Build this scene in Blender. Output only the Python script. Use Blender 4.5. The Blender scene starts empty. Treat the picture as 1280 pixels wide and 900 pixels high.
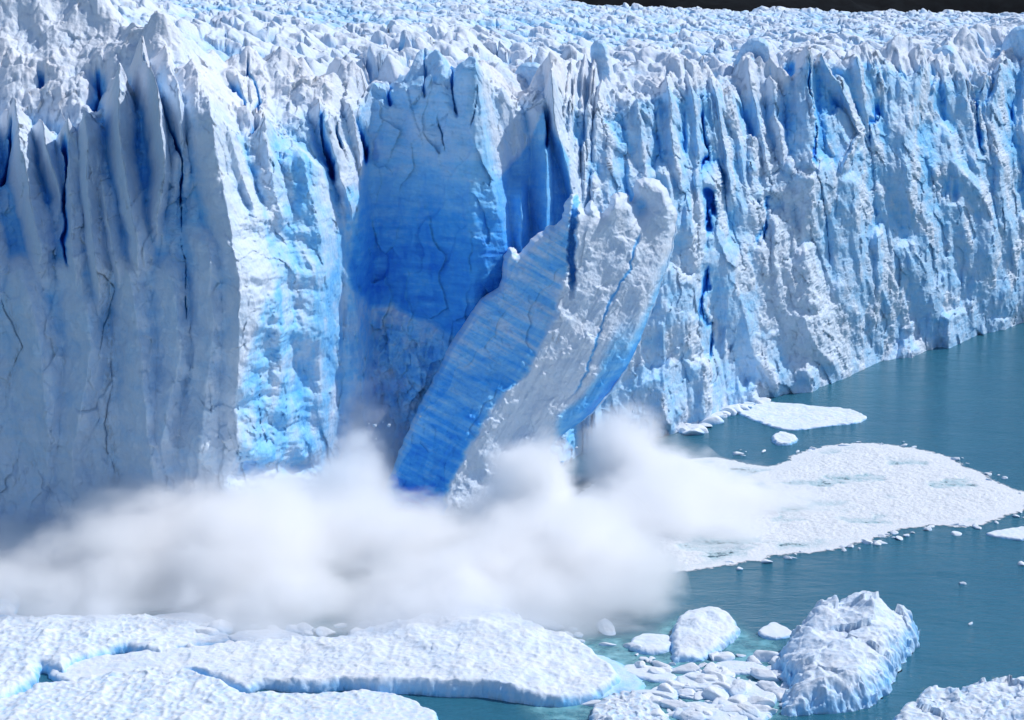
import bpy, math, random
import numpy as np

rng = np.random.default_rng(7)
random.seed(7)
F32 = np.float32
scene = bpy.context.scene
COL = scene.collection

# ------------------------------------------------------------------ camera
H = 78.0            # eye height above the lake, metres
FPX = 2600.0        # focal length in units of a 1280-pixel-wide frame
PITCH = math.atan(490.0 / FPX)
SP, CP = math.sin(PITCH), math.cos(PITCH)
CX, CY = 640.0, 450.0

def ray(px, py):
    a = (np.asarray(px, float) - CX) / FPX
    b = -(np.asarray(py, float) - CY) / FPX
    return a, CP + b * SP, -SP + b * CP       # x, y, z

def on_z(px, py, z=0.0):
    x, y, zz = ray(px, py)
    t = (z - H) / zz
    return x * t, y * t

def on_y(px, py, Y):
    x, y, zz = ray(px, py)
    t = Y / y
    return x * t, H + zz * t

def project(X, Y, Z):
    dz = Z - H
    depth = Y * CP - dz * SP
    up = Y * SP + dz * CP
    return CX + FPX * X / depth, CY - FPX * up / depth

cam_data = bpy.data.cameras.new('camera')
cam = bpy.data.objects.new('camera', cam_data)
COL.objects.link(cam)
cam.location = (0, 0, H)
cam.rotation_euler = (math.pi / 2 - PITCH, 0, 0)
cam_data.sensor_width = 36.0
cam_data.lens = 36.0 * FPX / 1280.0
cam_data.clip_start = 1.0
cam_data.clip_end = 20000.0
scene.camera = cam

# ------------------------------------------------------------------ noise
def _hash(ix, iy, iz, seed):
    h = (ix.astype(np.int64) * 374761393 + iy.astype(np.int64) * 668265263 + iz.astype(np.int64) * 2147483647 + seed * 974711) & 0xffffffff
    h = ((h ^ (h >> 13)) * 1274126177) & 0xffffffff
    h = ((h ^ (h >> 15)) * 2246822519) & 0xffffffff
    return (h ^ (h >> 16)) & 0xffffffff

_g = rng.normal(size=(256, 3)); _g /= np.linalg.norm(_g, axis=1)[:, None]
_GX, _GY, _GZ = _g[:, 0].astype(F32), _g[:, 1].astype(F32), _g[:, 2].astype(F32)
_P = np.concatenate([rng.permutation(256)] * 3).astype(np.int32)

def perlin(x, y, z=None, seed=0):
    x = np.asarray(x, F32) + F32(seed * 17.31); y = np.asarray(y, F32) + F32(seed * 7.77)
    z = np.zeros_like(x) if z is None else np.asarray(z, F32)
    z = z + F32(seed * 3.17)
    x, y, z = np.broadcast_arrays(x, y, z)
    xi = np.floor(x); yi = np.floor(y); zi = np.floor(z)
    fx = x - xi; fy = y - yi; fz = z - zi
    X = xi.astype(np.int32) & 255; Y = yi.astype(np.int32) & 255; Z = zi.astype(np.int32) & 255
    u = fx * fx * fx * (fx * (fx * 6 - 15) + 10)
    v = fy * fy * fy * (fy * (fy * 6 - 15) + 10)
    w = fz * fz * fz * (fz * (fz * 6 - 15) + 10)
    def g(dx, dy, dz):
        h = _P[_P[_P[X + dx] + Y + dy] + Z + dz]
        return _GX[h] * (fx - dx) + _GY[h] * (fy - dy) + _GZ[h] * (fz - dz)
    a = g(0, 0, 0); a = a + u * (g(1, 0, 0) - a)
    b = g(0, 1, 0); b = b + u * (g(1, 1, 0) - b)
    a = a + v * (b - a)
    c = g(0, 0, 1); c = c + u * (g(1, 0, 1) - c)
    d = g(0, 1, 1); d = d + u * (g(1, 1, 1) - d)
    c = c + v * (d - c)
    return (a + w * (c - a)) * F32(1.6)

def fbm(x, y, z=None, oct=4, seed=0, gain=0.5, lac=2.03):
    s = 0; a = 1.0; t = 0
    z = 0 if z is None else z
    for i in range(oct):
        f = lac ** i
        s = s + a * perlin(x * f, y * f, z * f + x * 0, seed + i * 5)
        t += a; a *= gain
    return s / t * 1.3

def ridged(x, y, z=None, oct=4, seed=0, gain=0.55, lac=2.03):
    s = 0; a = 1.0; t = 0
    z = 0 if z is None else z
    for i in range(oct):
        f = lac ** i
        s = s + a * (1 - 2.2 * np.abs(perlin(x * f, y * f, z * f + x * 0, seed + i * 5)))
        t += a; a *= gain
    return s / t

def worley(x, y, seed=0, jitter=0.9):
    """F1, F2, id-random of the nearest cell, and offset to the nearest centre (2D)."""
    x = np.asarray(x, F32); y = np.asarray(y, F32)
    xi = np.floor(x); yi = np.floor(y)
    f1 = np.full(x.shape, 9.0, F32); f2 = f1.copy(); r1 = np.zeros_like(f1); ox = np.zeros_like(f1); oy = np.zeros_like(f1)
    for dx in (-1, 0, 1):
        for dy in (-1, 0, 1):
            cx = xi + dx; cy = yi + dy
            h = _hash(cx, cy, cx * 0, seed)
            jx = ((h & 0xffff) / 65535.0 - 0.5) * jitter + 0.5
            jy = (((h >> 16) & 0xffff) / 65535.0 - 0.5) * jitter + 0.5
            px = (cx + jx - x).astype(F32); py = (cy + jy - y).astype(F32)
            d = np.sqrt(px * px + py * py)
            closer = d < f1
            f2 = np.where(closer, f1, np.minimum(f2, d))
            r1 = np.where(closer, ((h * 7919) & 0xffff) / 65535.0, r1).astype(F32)
            ox = np.where(closer, -px, ox); oy = np.where(closer, -py, oy)
            f1 = np.where(closer, d, f1)
    return f1, f2, r1, ox, oy

def tentcells(x, y, seed, wl=(0.5, 0.9), wr=(0.25, 0.5), up=0.18, down=(0.5, 1.1), lean=0.25):
    """max over neighbouring cells of one asymmetric wedge per cell: long left flank, short right flank, sharp top, fading down (y grows upwards)"""
    x = np.asarray(x, F32); y = np.asarray(y, F32)
    xi = np.floor(x); yi = np.floor(y); best = np.zeros_like(x)
    for dx in (-1, 0, 1):
        for dy in (-1, 0, 1):
            cx = xi + dx; cy = yi + dy
            h = _hash(cx, cy, cx * 0, seed)
            ra = (h & 1023) / 1023.0; rb = ((h >> 10) & 1023) / 1023.0; rc = ((h >> 20) & 1023) / 1023.0
            h2 = _hash(cx, cy, cx * 0 + 5, seed + 1)
            rd = (h2 & 1023) / 1023.0; re_ = ((h2 >> 10) & 1023) / 1023.0; rf = ((h2 >> 20) & 1023) / 1023.0
            oy = y - (cy + rb)
            ox = x - (cx + ra) - lean * (rf - 0.75) * oy
            WL = wl[0] + (wl[1] - wl[0]) * rd; WR = wr[0] + (wr[1] - wr[0]) * re_
            t = np.where(ox < 0, 1 + ox / WL, 1 - ox / WR)
            e = np.clip(1 - np.where(oy > 0, oy / up, -oy / (down[0] + (down[1] - down[0]) * rc)), 0, 1)
            v = np.clip(t, 0, 1) * np.minimum(1, e * 1.6) * (0.35 + 0.65 * rf)
            best = np.maximum(best, v)
    return best

def pyramids(x, y, seed, r=(0.5, 1.0), an=(0.45, 1.0), edge=1.0):
    x = np.asarray(x, F32); y = np.asarray(y, F32)
    xi = np.floor(x); yi = np.floor(y); best = np.zeros_like(x)
    for dx in (-1, 0, 1):
        for dy in (-1, 0, 1):
            cx = xi + dx; cy = yi + dy
            h = _hash(cx, cy, cx * 0, seed)
            ra = (h & 1023) / 1023.0; rb = ((h >> 10) & 1023) / 1023.0; rc = ((h >> 20) & 1023) / 1023.0
            h2 = _hash(cx, cy, cx * 0 + 5, seed + 1)
            rd = (h2 & 1023) / 1023.0; re_ = ((h2 >> 10) & 1023) / 1023.0; rf = ((h2 >> 20) & 1023) / 1023.0
            ox = x - (cx + ra); oy = y - (cy + rb)
            th = rc * 3.1416; c_, s_ = np.cos(th), np.sin(th)
            R = r[0] + (r[1] - r[0]) * rd; A = an[0] + (an[1] - an[0]) * re_
            a = (ox * c_ + oy * s_) / R; b = (-ox * s_ + oy * c_) / (R * A)
            b = np.where(b > 0, b * 1.5, -b * 0.75)            # one steep, one gentle side
            d = np.maximum(np.abs(a) * 0.9, b) * 0.75 + 0.25 * np.sqrt(a * a + b * b)
            best = np.maximum(best, np.clip(1 - d, 0, 1) * (0.35 + 0.65 * rf))
    return best - 0.55 * np.clip(best - 0.42, 0, 1)

def sstep(a, b, x):
    t = np.clip((x - a) / (b - a), 0, 1)
    return t * t * (3 - 2 * t)

def poly_sdf(u, v, poly):
    """signed distance, positive inside."""
    p = np.asarray(poly, float)
    d = np.full(u.shape, 1e18); ins = np.zeros(u.shape, bool)
    n = len(p)
    for i in range(n):
        ax, ay = p[i]; bx, by = p[(i + 1) % n]
        ex, ey = bx - ax, by - ay
        wx, wy = u - ax, v - ay
        t = np.clip((wx * ex + wy * ey) / (ex * ex + ey * ey + 1e-12), 0, 1)
        dx, dy = wx - ex * t, wy - ey * t
        d = np.minimum(d, dx * dx + dy * dy)
        c = ((ay <= v) & (by > v)) | ((by <= v) & (ay > v))
        with np.errstate(divide='ignore', invalid='ignore'):
            xi = ax + (v - ay) * ex / (ey if ey != 0 else 1e-12)
        ins ^= c & (u < xi)
    d = np.sqrt(d)
    return np.where(ins, d, -d)

def smooth_poly(pts, k=6):
    """closed Catmull-Rom through the points."""
    p = np.asarray(pts, float); n = len(p); out = []
    for i in range(n):
        p0, p1, p2, p3 = p[i - 1], p[i], p[(i + 1) % n], p[(i + 2) % n]
        for t in np.arange(k) / k:
            out.append(0.5 * ((2 * p1) + (-p0 + p2) * t + (2 * p0 - 5 * p1 + 4 * p2 - p3) * t * t + (-p0 + 3 * p1 - 3 * p2 + p3) * t ** 3))
    return np.array(out)

# ------------------------------------------------------------------ mesh helpers
def make_mesh(name, V, Q, mat, attrs=None, parent=None, smooth=True):
    V = np.asarray(V, F32).reshape(-1, 3); Q = np.asarray(Q, np.int32)
    k = Q.shape[1]
    me = bpy.data.meshes.new(name)
    me.vertices.add(len(V)); me.vertices.foreach_set('co', V.ravel())
    me.loops.add(Q.size); me.loops.foreach_set('vertex_index', Q.ravel())
    me.polygons.add(len(Q))
    me.polygons.foreach_set('loop_start', np.arange(0, Q.size, k, dtype=np.int32))
    me.polygons.foreach_set('use_smooth', np.full(len(Q), smooth, bool))
    for an, av in (attrs or {}).items():
        at = me.attributes.new(an, 'FLOAT', 'POINT')
        at.data.foreach_set('value', np.asarray(av, F32).ravel())
    me.update(calc_edges=True)
    me.materials.append(mat)
    o = bpy.data.objects.new(name, me)
    COL.objects.link(o)
    if parent is not None: o.parent = parent
    return o

def grid_quads(nr, nc):
    i = np.arange(nr * nc, dtype=np.int32).reshape(nr, nc)
    return np.stack([i[:-1, :-1], i[:-1, 1:], i[1:, 1:], i[1:, :-1]], -1).reshape(-1, 4)

def mesh_normals(P):
    """normals of a (r,c,3) grid"""
    du = np.gradient(P, axis=1); dv = np.gradient(P, axis=0)
    n = np.cross(du, dv)
    n /= np.linalg.norm(n, axis=-1, keepdims=True) + 1e-9
    return n

def blur(a, k):
    """box blur, twice, along both axes"""
    for _ in range(2):
        for ax in (0, 1):
            p = [(0, 0)] * a.ndim; p[ax] = (k + 1, k)
            c = np.cumsum(np.pad(a, p, mode='edge'), axis=ax, dtype=np.float64)
            hi = np.take(c, np.arange(2 * k + 1, c.shape[ax]), axis=ax)
            lo = np.take(c, np.arange(0, c.shape[ax] - 2 * k - 1), axis=ax)
            a = (hi - lo) / (2 * k + 1)
    return a

def tag(o, label=None, cat=None, group=None, kind=None):
    if label: o['label'] = label
    if cat: o['category'] = cat
    if group: o['group'] = group
    if kind: o['kind'] = kind
    return o

def empty(name, loc=(0, 0, 0)):
    o = bpy.data.objects.new(name, None); COL.objects.link(o); o.location = loc
    return o

# ------------------------------------------------------------------ materials
def nt(name):
    m = bpy.data.materials.new(name); m.use_nodes = True
    t = m.node_tree; t.nodes.clear()
    return m, t

class NB:
    def __init__(s, t): s.t = t
    def n(s, typ, **kw):
        o = s.t.nodes.new(typ)
        for k, v in kw.items():
            if k.startswith('i_'): o.inputs[int(k[2:]) if k[2:].isdigit() else k[2:].replace('_', ' ')].default_value = v
            else: setattr(o, k, v)
        return o
    def l(s, a, b): s.t.links.new(a, b)
    def math(s, op, a, b=None, c=None, clamp=False):
        o = s.t.nodes.new('ShaderNodeMath'); o.operation = op; o.use_clamp = clamp
        for i, q in enumerate((a, b, c)):
            if q is None: continue
            if isinstance(q, (int, float)): o.inputs[i].default_value = q
            else: s.l(q, o.inputs[i])
        return o.outputs[0]
    def noise(s, vec, scale, detail=4, rough=0.55, dist=0.0):
        o = s.n('ShaderNodeTexNoise'); o.inputs['Scale'].default_value = scale
        o.inputs['Detail'].default_value = detail; o.inputs['Roughness'].default_value = rough
        o.inputs['Distortion'].default_value = dist
        if vec is not None: s.l(vec, o.inputs['Vector'])
        return o.outputs['Fac']
    def mapv(s, vec, scale=(1, 1, 1), rot=(0, 0, 0), loc=(0, 0, 0)):
        o = s.n('ShaderNodeMapping'); o.inputs['Scale'].default_value = scale
        o.inputs['Rotation'].default_value = rot; o.inputs['Location'].default_value = loc
        s.l(vec, o.inputs['Vector']); return o.outputs[0]
    def ramp(s, fac, stops, interp='LINEAR'):
        o = s.n('ShaderNodeValToRGB'); e = o.color_ramp.elements; o.color_ramp.interpolation = interp
        while len(e) < len(stops): e.new(0.5)
        for i, (p, c) in enumerate(stops):
            e[i].position = p; e[i].color = (c, c, c, 1) if isinstance(c, (int, float)) else (*c, 1)
        if fac is not None: s.l(fac, o.inputs[0])
        return o.outputs[0]
    def mix(s, fac, a, b):
        o = s.n('ShaderNodeMix', data_type='RGBA')
        for i, q in ((0, fac), (6, a), (7, b)):
            if isinstance(q, (int, float)): o.inputs[i].default_value = q
            elif isinstance(q, tuple): o.inputs[i].default_value = (*q, 1)
            else: s.l(q, o.inputs[i])
        return o.outputs[2]

def ice_material(name, white=(0.78, 0.80, 0.85), fine=1.0, tilt=0.16, sss=0.0):
    m, t = nt(name); b = NB(t)
    geo = b.n('ShaderNodeNewGeometry').outputs['Position']
    blue = b.n('ShaderNodeAttribute', attribute_name='blue').outputs['Fac']
    dirt = b.n('ShaderNodeAttribute', attribute_name='dirt').outputs['Fac']
    n1 = b.noise(geo, 0.35, 5, 0.6)
    n2 = b.noise(b.mapv(geo, (0.16, 0.16, 0.8), (0.12, tilt, 0)), 1.0, 6, 0.62)      # strata
    n3 = b.noise(geo, 2.2, 4, 0.6)
    # blue amount, broken up by noise and by the ice's own layering
    k = b.math('ADD', blue, b.math('MULTIPLY', b.math('SUBTRACT', n1, 0.5), 0.30))
    k = b.math('ADD', k, b.math('MULTIPLY', b.math('MULTIPLY', b.math('SUBTRACT', n2, 0.5), blue), 1.0))
    k = b.math('ADD', k, b.math('MULTIPLY', b.math('SUBTRACT', n3, 0.5), 0.10), clamp=True)
    col = b.ramp(k, [(0.0, white), (0.22, (0.62, 0.75, 0.90)), (0.45, (0.26, 0.61, 0.94)), (0.70, (0.08, 0.43, 0.92)), (1.0, (0.02, 0.22, 0.80))])
    # grit melted out of the surface: speckle + streaks
    sp = b.noise(b.mapv(geo, (1, 1, 0.45)), 1.6, 6, 0.72)
    dk = b.math('MULTIPLY', b.ramp(sp, [(0.48, 0.0), (0.72, 1.0)]), dirt, clamp=True)
    col = b.mix(b.math('MULTIPLY', dk, 0.8), col, (0.20, 0.17, 0.15))
    bs = b.n('ShaderNodeBsdfPrincipled')
    b.l(col, bs.inputs['Base Color'])
    bs.inputs['Roughness'].default_value = 0.55
    bs.inputs['IOR'].default_value = 1.31
    bs.inputs['Specular IOR Level'].default_value = 0.4
    if sss:
        bs.inputs['Subsurface Weight'].default_value = sss
        bs.inputs['Subsurface Radius'].default_value = (0.3, 1.0, 2.2)
        bs.inputs['Subsurface Scale'].default_value = 1.0
    bp = b.n('ShaderNodeBump'); bp.inputs['Distance'].default_value = 0.35; bp.inputs['Strength'].default_value = 0.75 * fine
    hn = b.noise(geo, 1.1, 7, 0.66)
    vo = b.n('ShaderNodeTexVoronoi', feature='F1'); vo.inputs['Scale'].default_value = 0.9
    b.l(b.mapv(geo, (1, 1, 0.55)), vo.inputs['Vector'])
    hh = b.math('ADD', hn, b.math('MULTIPLY', vo.outputs['Distance'], 0.35))
    b.l(hh, bp.inputs['Height']); b.l(bp.outputs[0], bs.inputs['Normal'])
    out = b.n('ShaderNodeOutputMaterial'); b.l(bs.outputs[0], out.inputs[0])
    return m

M_WALL = ice_material('glacier_ice')
M_BLOCK = ice_material('calving_ice', fine=0.8, tilt=-0.5)
M_FLOE = ice_material('floe_ice', white=(0.78, 0.80, 0.83), fine=0.6)

# ------------------------------------------------------------------ glacier front
# stations along the front: px, base py, crest py, crest setback, shoulder py, shoulder setback
ST = np.array([
 # x    yb   yc   dc    ys   ds
 [-160, 696, 215, 19,   15,  46],
 [   0, 684, 205, 19,   12,  46],
 [  60, 688, 200, 19,   -5,  48],
 [ 130, 690, 175, 18,    5,  46],
 [ 200, 692, 135, 14,   38,  36],
 [ 250, 694, 165,  8,   66,  34],
 [ 268, 692, 180,  8,   68,  36],
 [ 300, 674, 190, 10,   72,  36],
 [ 345, 650, 175, 10,   82,  32],
 [ 400, 626, 160,  9,   94,  24],
 [ 440, 608, 150,  7,   98,  18],
 [ 456, 596, 130,  6,  100,  14],
 [ 464, 586, 106,  5,   94,  12],
 [ 520, 588, 110,  4,  100,  10],
 [ 592, 592, 106,  4,   98,  10],
 [ 612, 586, 128,  6,   98,  22],
 [ 640, 578, 150,  8,   98,  30],
 [ 690, 572, 130,  6,  104,  20],
 [ 724, 566, 150,  9,  106,  24],
 [ 760, 558, 158, 11,  110,  28],
 [ 830, 541, 145, 13,  106,  26],
 [ 870, 528, 140, 14,  100,  26],
 [ 900, 514, 136, 15,   96,  26],
 [ 935, 500, 150, 17,   98,  26],
 [ 960, 494, 150, 18,   92,  28],
 [1010, 484, 106, 15,   76,  24],
 [1060, 466, 104, 15,   74,  24],
 [1085, 456, 106, 13,   74,  24],
 [1110, 448, 110, 13,   76,  24],
 [1160, 436, 130, 16,   66,  32],
 [1200, 425, 130, 16,   52,  40],
 [1240, 414, 120, 16,   44,  40],
 [1280, 402, 104, 16,   38,  38],
 [1440, 360,  80, 16,   30,  38],
], float)

# ridges: (amplitude m, left width px, right width px, fade below px, [(px,py)...] )  left flank shaded, right flank sunlit
RIDGES = [
 # great left buttress
 (4.0, 26, 22, 60, [(-30,150),(-22,260),(-5,330)]),
 (4.5, 22, 24, 70, [(18,152),(26,215),(52,312)]),
 (3.8, 14, 26, 60, [(50,165),(60,210),(75,250)]),
 (4.6, 24, 26, 70, [(88,178),(87,225),(93,325)]),
 (5.0, 18, 30, 80, [(110,170),(112,250),(122,340)]),
 (4.2, 14, 22, 60, [(128,225),(138,280),(146,330)]),
 (5.5, 20, 20, 80, [(150,122),(150,190),(172,300)]),
 (3.6, 12, 16, 50, [(158,227),(170,270),(180,312)]),
 (5.5, 20, 12, 60, [(176,78),(196,150),(203,215),(196,262)]),
 (3.0, 30, 10, 60, [(206,70),(222,130),(228,215)]),
 (5.0, 34, 40, 200, [(236,92),(262,170),(286,270),(300,340),(296,450)]),
 (2.6, 16, 14, 40, [(288,78),(306,140),(322,190)]),
 (3.2, 14, 20, 40, [(310,85),(322,130),(326,165)]),
 (4.0, 18, 20, 60, [(284,172),(300,215),(318,262)]),
 (5.0, 26, 20, 40, [(327,165),(334,205),(352,266)]),
 (5.5, 40, 28, 60, [(372,200),(395,260),(404,330),(400,420)]),
 (5.0, 10, 30, 40, [(396,142),(414,190),(440,262)]),
 (3.2,  8, 12, 30, [(415,150),(428,185),(436,215)]),
 (3.4,  8, 12, 30, [(436,140),(446,180),(452,210)]),
 (4.0, 14, 20, 60, [(420,205),(446,250),(452,300)]),
 (3.5, 20, 14, 60, [(438,330),(446,380),(448,470)]),
 (3.0, 22, 18, 60, [(395,380),(400,440),(404,520)]),
 (2.4, 20, 20, 60, [(345,360),(352,440),(356,520)]),
 (4.2, 40, 26, 90, [(26,320),(48,420),(60,540)]),
 (3.6, 34, 22, 90, [(98,330),(112,430),(92,560)]),
 (4.2, 36, 22, 90, [(158,320),(176,430),(192,580)]),
 (3.6, 28, 20, 90, [(214,330),(226,430),(204,540)]),
 (3.4, 32, 26, 90, [(262,290),(266,400),(248,560)]),
 # alcove: wall facing left, sunlit edge on its right
 (5.5, 95, 26, 120, [(592,96),(606,170),(622,262),(640,345)]),
 (1.3, 26, 8, 40, [(545,104),(560,150),(566,185)]),
 (1.3, 26, 8, 40, [(505,100),(516,140),(528,180)]),
 (2.6, 22, 20, 40, [(606,90),(640,150),(650,190)]),
 # shaded pillar right of it
 (6.0, 26, 10, 40, [(650,228),(652,300),(662,345)]),
 (6.5, 22, 9, 60, [(680,142),(682,200),(684,300)]),
 (6.5, 10, 26, 70, [(688,100),(694,170),(718,240),(722,320)]),
 (3.2, 24, 18, 60, [(756,165),(765,230),(770,300)]),
 (4.2, 22, 16, 60, [(798,145),(803,200),(806,260)]),
 # right wall
 (5.5, 18, 15, 70, [(833,112),(836,170),(850,240)]),
 (4.8, 14, 15, 60, [(855,116),(868,165),(870,240),(876,300)]),
 (5.5,  8, 20, 50, [(884,102),(896,150),(904,190),(916,235)]),
 (5.0, 16, 18, 60, [(903,118),(922,180),(935,230)]),
 (4.5, 20, 14, 60, [(886,212),(900,290),(908,340),(960,480)]),
 (5.0, 14, 18, 60, [(930,100),(952,170),(958,220)]),
 (5.0, 20, 12, 60, [(962,118),(972,160),(984,190)]),
 (7.0, 36, 9, 30, [(1010,84),(1014,140),(1019,198)]),
 (6.5, 6, 20, 40, [(1020,92),(1045,120),(1072,168),(1050,200)]),
 (5.0, 22, 20, 50, [(1062,90),(1078,130),(1096,176)]),
 (7.5, 44, 26, 60, [(1144,86),(1148,118),(1130,170),(1140,240)]),
 (4.0, 14, 26, 40, [(1104,90),(1112,118),(1124,145)]),
 (6.0, 40, 26, 80, [(1186,160),(1198,200),(1240,262),(1244,320)]),
 (5.0, 26, 14, 40, [(1188,96),(1200,112),(1216,170),(1222,210)]),
 (6.0, 16, 26, 80, [(1254,84),(1240,140),(1250,240),(1268,330)]),
 (5.0, 18, 24, 80, [(1284,70),(1280,140),(1296,260)]),
 (5.5, 38, 26, 80, [(1064,212),(1070,270),(1078,352)]),
 (3.5, 14, 22, 60, [(1100,230),(1112,300),(1116,352)]),
 (3.5, 20, 20, 60, [(1150,240),(1156,300),(1160,352)]),
 (5.0, 40, 60, 60, [(905,300),(916,360),(948,440),(975,478)]),
 (5.0, 50, 70, 60, [(1000,380),(1026,430),(1052,462)]),
 (4.0, 16, 26, 40, [(972,270),(965,320),(975,380)]),
]
# crevasses: (depth m, half width px, [(px,py)...])
CREV = [
 (7, 6, [(122,70),(121,100),(118,132)]), (4, 9, [(50,80),(52,100),(50,112)]), (3, 5, [(182,62),(183,74)]),
 (5, 4, [(184,100),(205,150),(226,200),(228,260)]), (2.5, 1.6, [(228,240),(231,322),(234,400)]), 
 (6, 7, [(12,165),(8,200),(4,230)]), (5, 6, [(84,190),(80,260),(84,330)]), (6, 4, [(312,88),(320,115),(322,150)]),
 (5, 5, [(284,98),(302,125),(314,150)]), (4, 6, [(316,160),(318,180)]), (6, 5, [(400,150),(408,190),(420,225)]),
 (6, 5, [(446,145),(458,180),(461,205)]), (5, 3, [(418,160),(426,190)]), (7, 4, [(877,145),(880,190),(874,215)]),
 (8, 6, [(886,232),(889,260),(889,290)]), (8, 3.5, [(1010,102),(1014,150),(1020,203)]), (5, 9, [(935,60),(940,80),(944,104)]),
 (2.5, 5, [(488,85),(490,110),(494,128)]), (2.5, 5, [(528,85),(532,110),(534,124)]), (3, 4, [(562,85),(566,120),(570,150)]), (6, 4, [(683,140),(683,165),(681,190)]), (2, 2, [(595,125),(590,160)]), (2, 2, [(548,150),(556,185)]),
 (5, 7, [(1227,130),(1228,165),(1226,192)]), (5, 5, [(956,240),(952,280),(950,305)]), (6, 5, [(890,330),(880,400),(884,450)]),
 (1.3, 1.8, [(120,330),(141,360),(132,400),(118,440)]), (1.1, 2.2, [(134,450),(140,480),(134,530),(142,590)]), (1.1, 1.9, [(2,370),(14,400),(26,430),(8,470)]),
 (3, 6, [(1094,90),(1098,120)]), (3, 5, [(1130,95),(1132,120)]), (1.2, 1.3, [(318,460),(322,500),(330,560)]),
 (5, 8, [(985,90),(988,108)]), (4, 4, [(1090,130),(1092,180)]), (3, 3, [(1030,240),(1034,330)]),
]

def serac_height(X, Y):
    wx = X + 3.0 * fbm(X / 14, Y / 22, None, 3, 101); wy = Y + 4.0 * fbm(X / 14, Y / 20, None, 3, 103)
    g1 = pyramids(wx / 9.0, wy / 14.0, 31)
    g2 = pyramids(wx / 5.0 + 3, wy / 8.5, 37)
    g3 = pyramids(wx / 2.8 + 8, wy / 5.0, 39)
    rdg = ridged(wx / 17, wy / 26, None, 4, 107, 0.5)
    near = sstep(620, 360, Y)
    big = pyramids(wx / 26.0 + 2, wy / 34.0, 33, r=(0.35, 0.7))
    hh = (5.2 + 2.0 * near) * g1 * (0.6 + 0.6 * big) + 2.2 * g2 + 0.6 * g3 + 2.6 * big + 1.5 * rdg + 1.6 * fbm(X / 60, Y / 60, None, 2, 109) + 0.3 * ridged(X / 2.2, Y / 3.5, None, 3, 111)
    return hh * 0.85 * (1.0 + 0.35 * sstep(700, 350, Y))

def gaps(X, Y):
    f1, f2 = worley(X / 7.5 + 0.25 * fbm(X / 6, Y / 8, None, 3, 121), Y / 10.0 + 0.2 * fbm(X / 6, Y / 8, None, 3, 123), 43)[:2]
    return (1 - sstep(0.02, 0.16, f2 - f1))

def polyline_x(pts, v):
    p = np.asarray(pts, float)
    o = np.argsort(p[:, 1]); p = p[o]
    return np.interp(v, p[:, 1], p[:, 0])

NR1, NR2, NR3, NR4 = 330, 230, 150, 30
xs = np.arange(-150, 1430, 1.15)
def smooth_interp(x, xp, fp, k=9):
    f = np.interp(x, xp, fp)
    ker = np.hanning(2 * k + 1); ker /= ker.sum()
    return np.convolve(np.pad(f, k, mode='edge'), ker, mode='valid')
YB = smooth_interp(xs, ST[:, 0], ST[:, 1], 9)
YC = smooth_interp(xs, ST[:, 0], ST[:, 2], 3)
DC = smooth_interp(xs, ST[:, 0], ST[:, 3], 5)
YS = smooth_interp(xs, ST[:, 0], ST[:, 4], 9)
DS = smooth_interp(xs, ST[:, 0], ST[:, 5], 9)
YC = YC - 6.0 * (ridged(xs / 17.0, 0 * xs, None, 3, 18) - 0.45)
Y0 = on_z(xs, YB)[1]
Zc = on_y(xs, YC, Y0 + DC)[1]
Zs = on_y(xs, YS, Y0 + DS)[1]
# profile knots (setback, z)
KD = np.stack([0 * Y0, 0.10 * DC, 0.30 * DC, DC, 0.5 * (DC + DS), DS, DS + 14, DS + 34], 0)
KZ = np.stack([0 * Y0 - 3, 0.35 * Zc, 0.72 * Zc, Zc, 0.42 * Zc + 0.58 * Zs, Zs, Zs - 0.5, Zs - 12], 0)
KT = np.array([0, 0.38, 0.74, 1.0, 1.45, 2.0, 2.6, 3.0])
tt = np.concatenate([np.linspace(0, 0.74, NR1, endpoint=False), np.linspace(0.74, 1.1, NR2, endpoint=False),
                     np.linspace(1.1, 2.05, NR3, endpoint=False), np.linspace(2.05, 3, NR4)])
# monotone-ish interpolation with slight smoothing along t
def kinterp(K):
    idx = np.clip(np.searchsorted(KT, tt, side='right') - 1, 0, len(KT) - 2)
    w = ((tt - KT[idx]) / (KT[idx + 1] - KT[idx]))[:, None]
    return K[idx] * (1 - w) + K[idx + 1] * w
GD = kinterp(KD); GZ = kinterp(KZ)
ker = np.hanning(41); ker /= ker.sum()
def sm_t(A):
    P = np.pad(A, ((20, 20), (0, 0)), mode='reflect', reflect_type='odd')
    out = np.zeros_like(A)
    for i, kk in enumerate(ker): out += kk * P[i:i + A.shape[0]]
    return out
GD = sm_t(GD); GZ = sm_t(GZ)
GY = Y0[None] + GD
V0 = project((xs[None] - CX) / FPX * GY, GY, GZ)[1]
shf = np.interp(V0, [90, 150, 220, 290, 360, 430, 520, 640], [-34, -14, 6, 26, 46, 36, 28, 24]) * (sstep(150, 235, xs) * (1 - sstep(330, 430, xs)))[None]
shf = shf + 20 * fbm(xs[None] / 70 + 0 * V0, V0 / 45, None, 5, 19) * (sstep(150, 235, xs) * (1 - sstep(360, 430, xs)))[None]
GY = GY - Y0[None] + np.interp(xs[None] - shf, xs, Y0)
# x so that the column stays on its image column
depth = GY * CP - (GZ - H) * SP
GX = (xs[None] - CX) / FPX * depth
U = np.repeat(xs[None], len(tt), 0)
V = project(GX, GY, GZ)[1]
T = np.repeat(tt[:, None], len(xs), 1)

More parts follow.
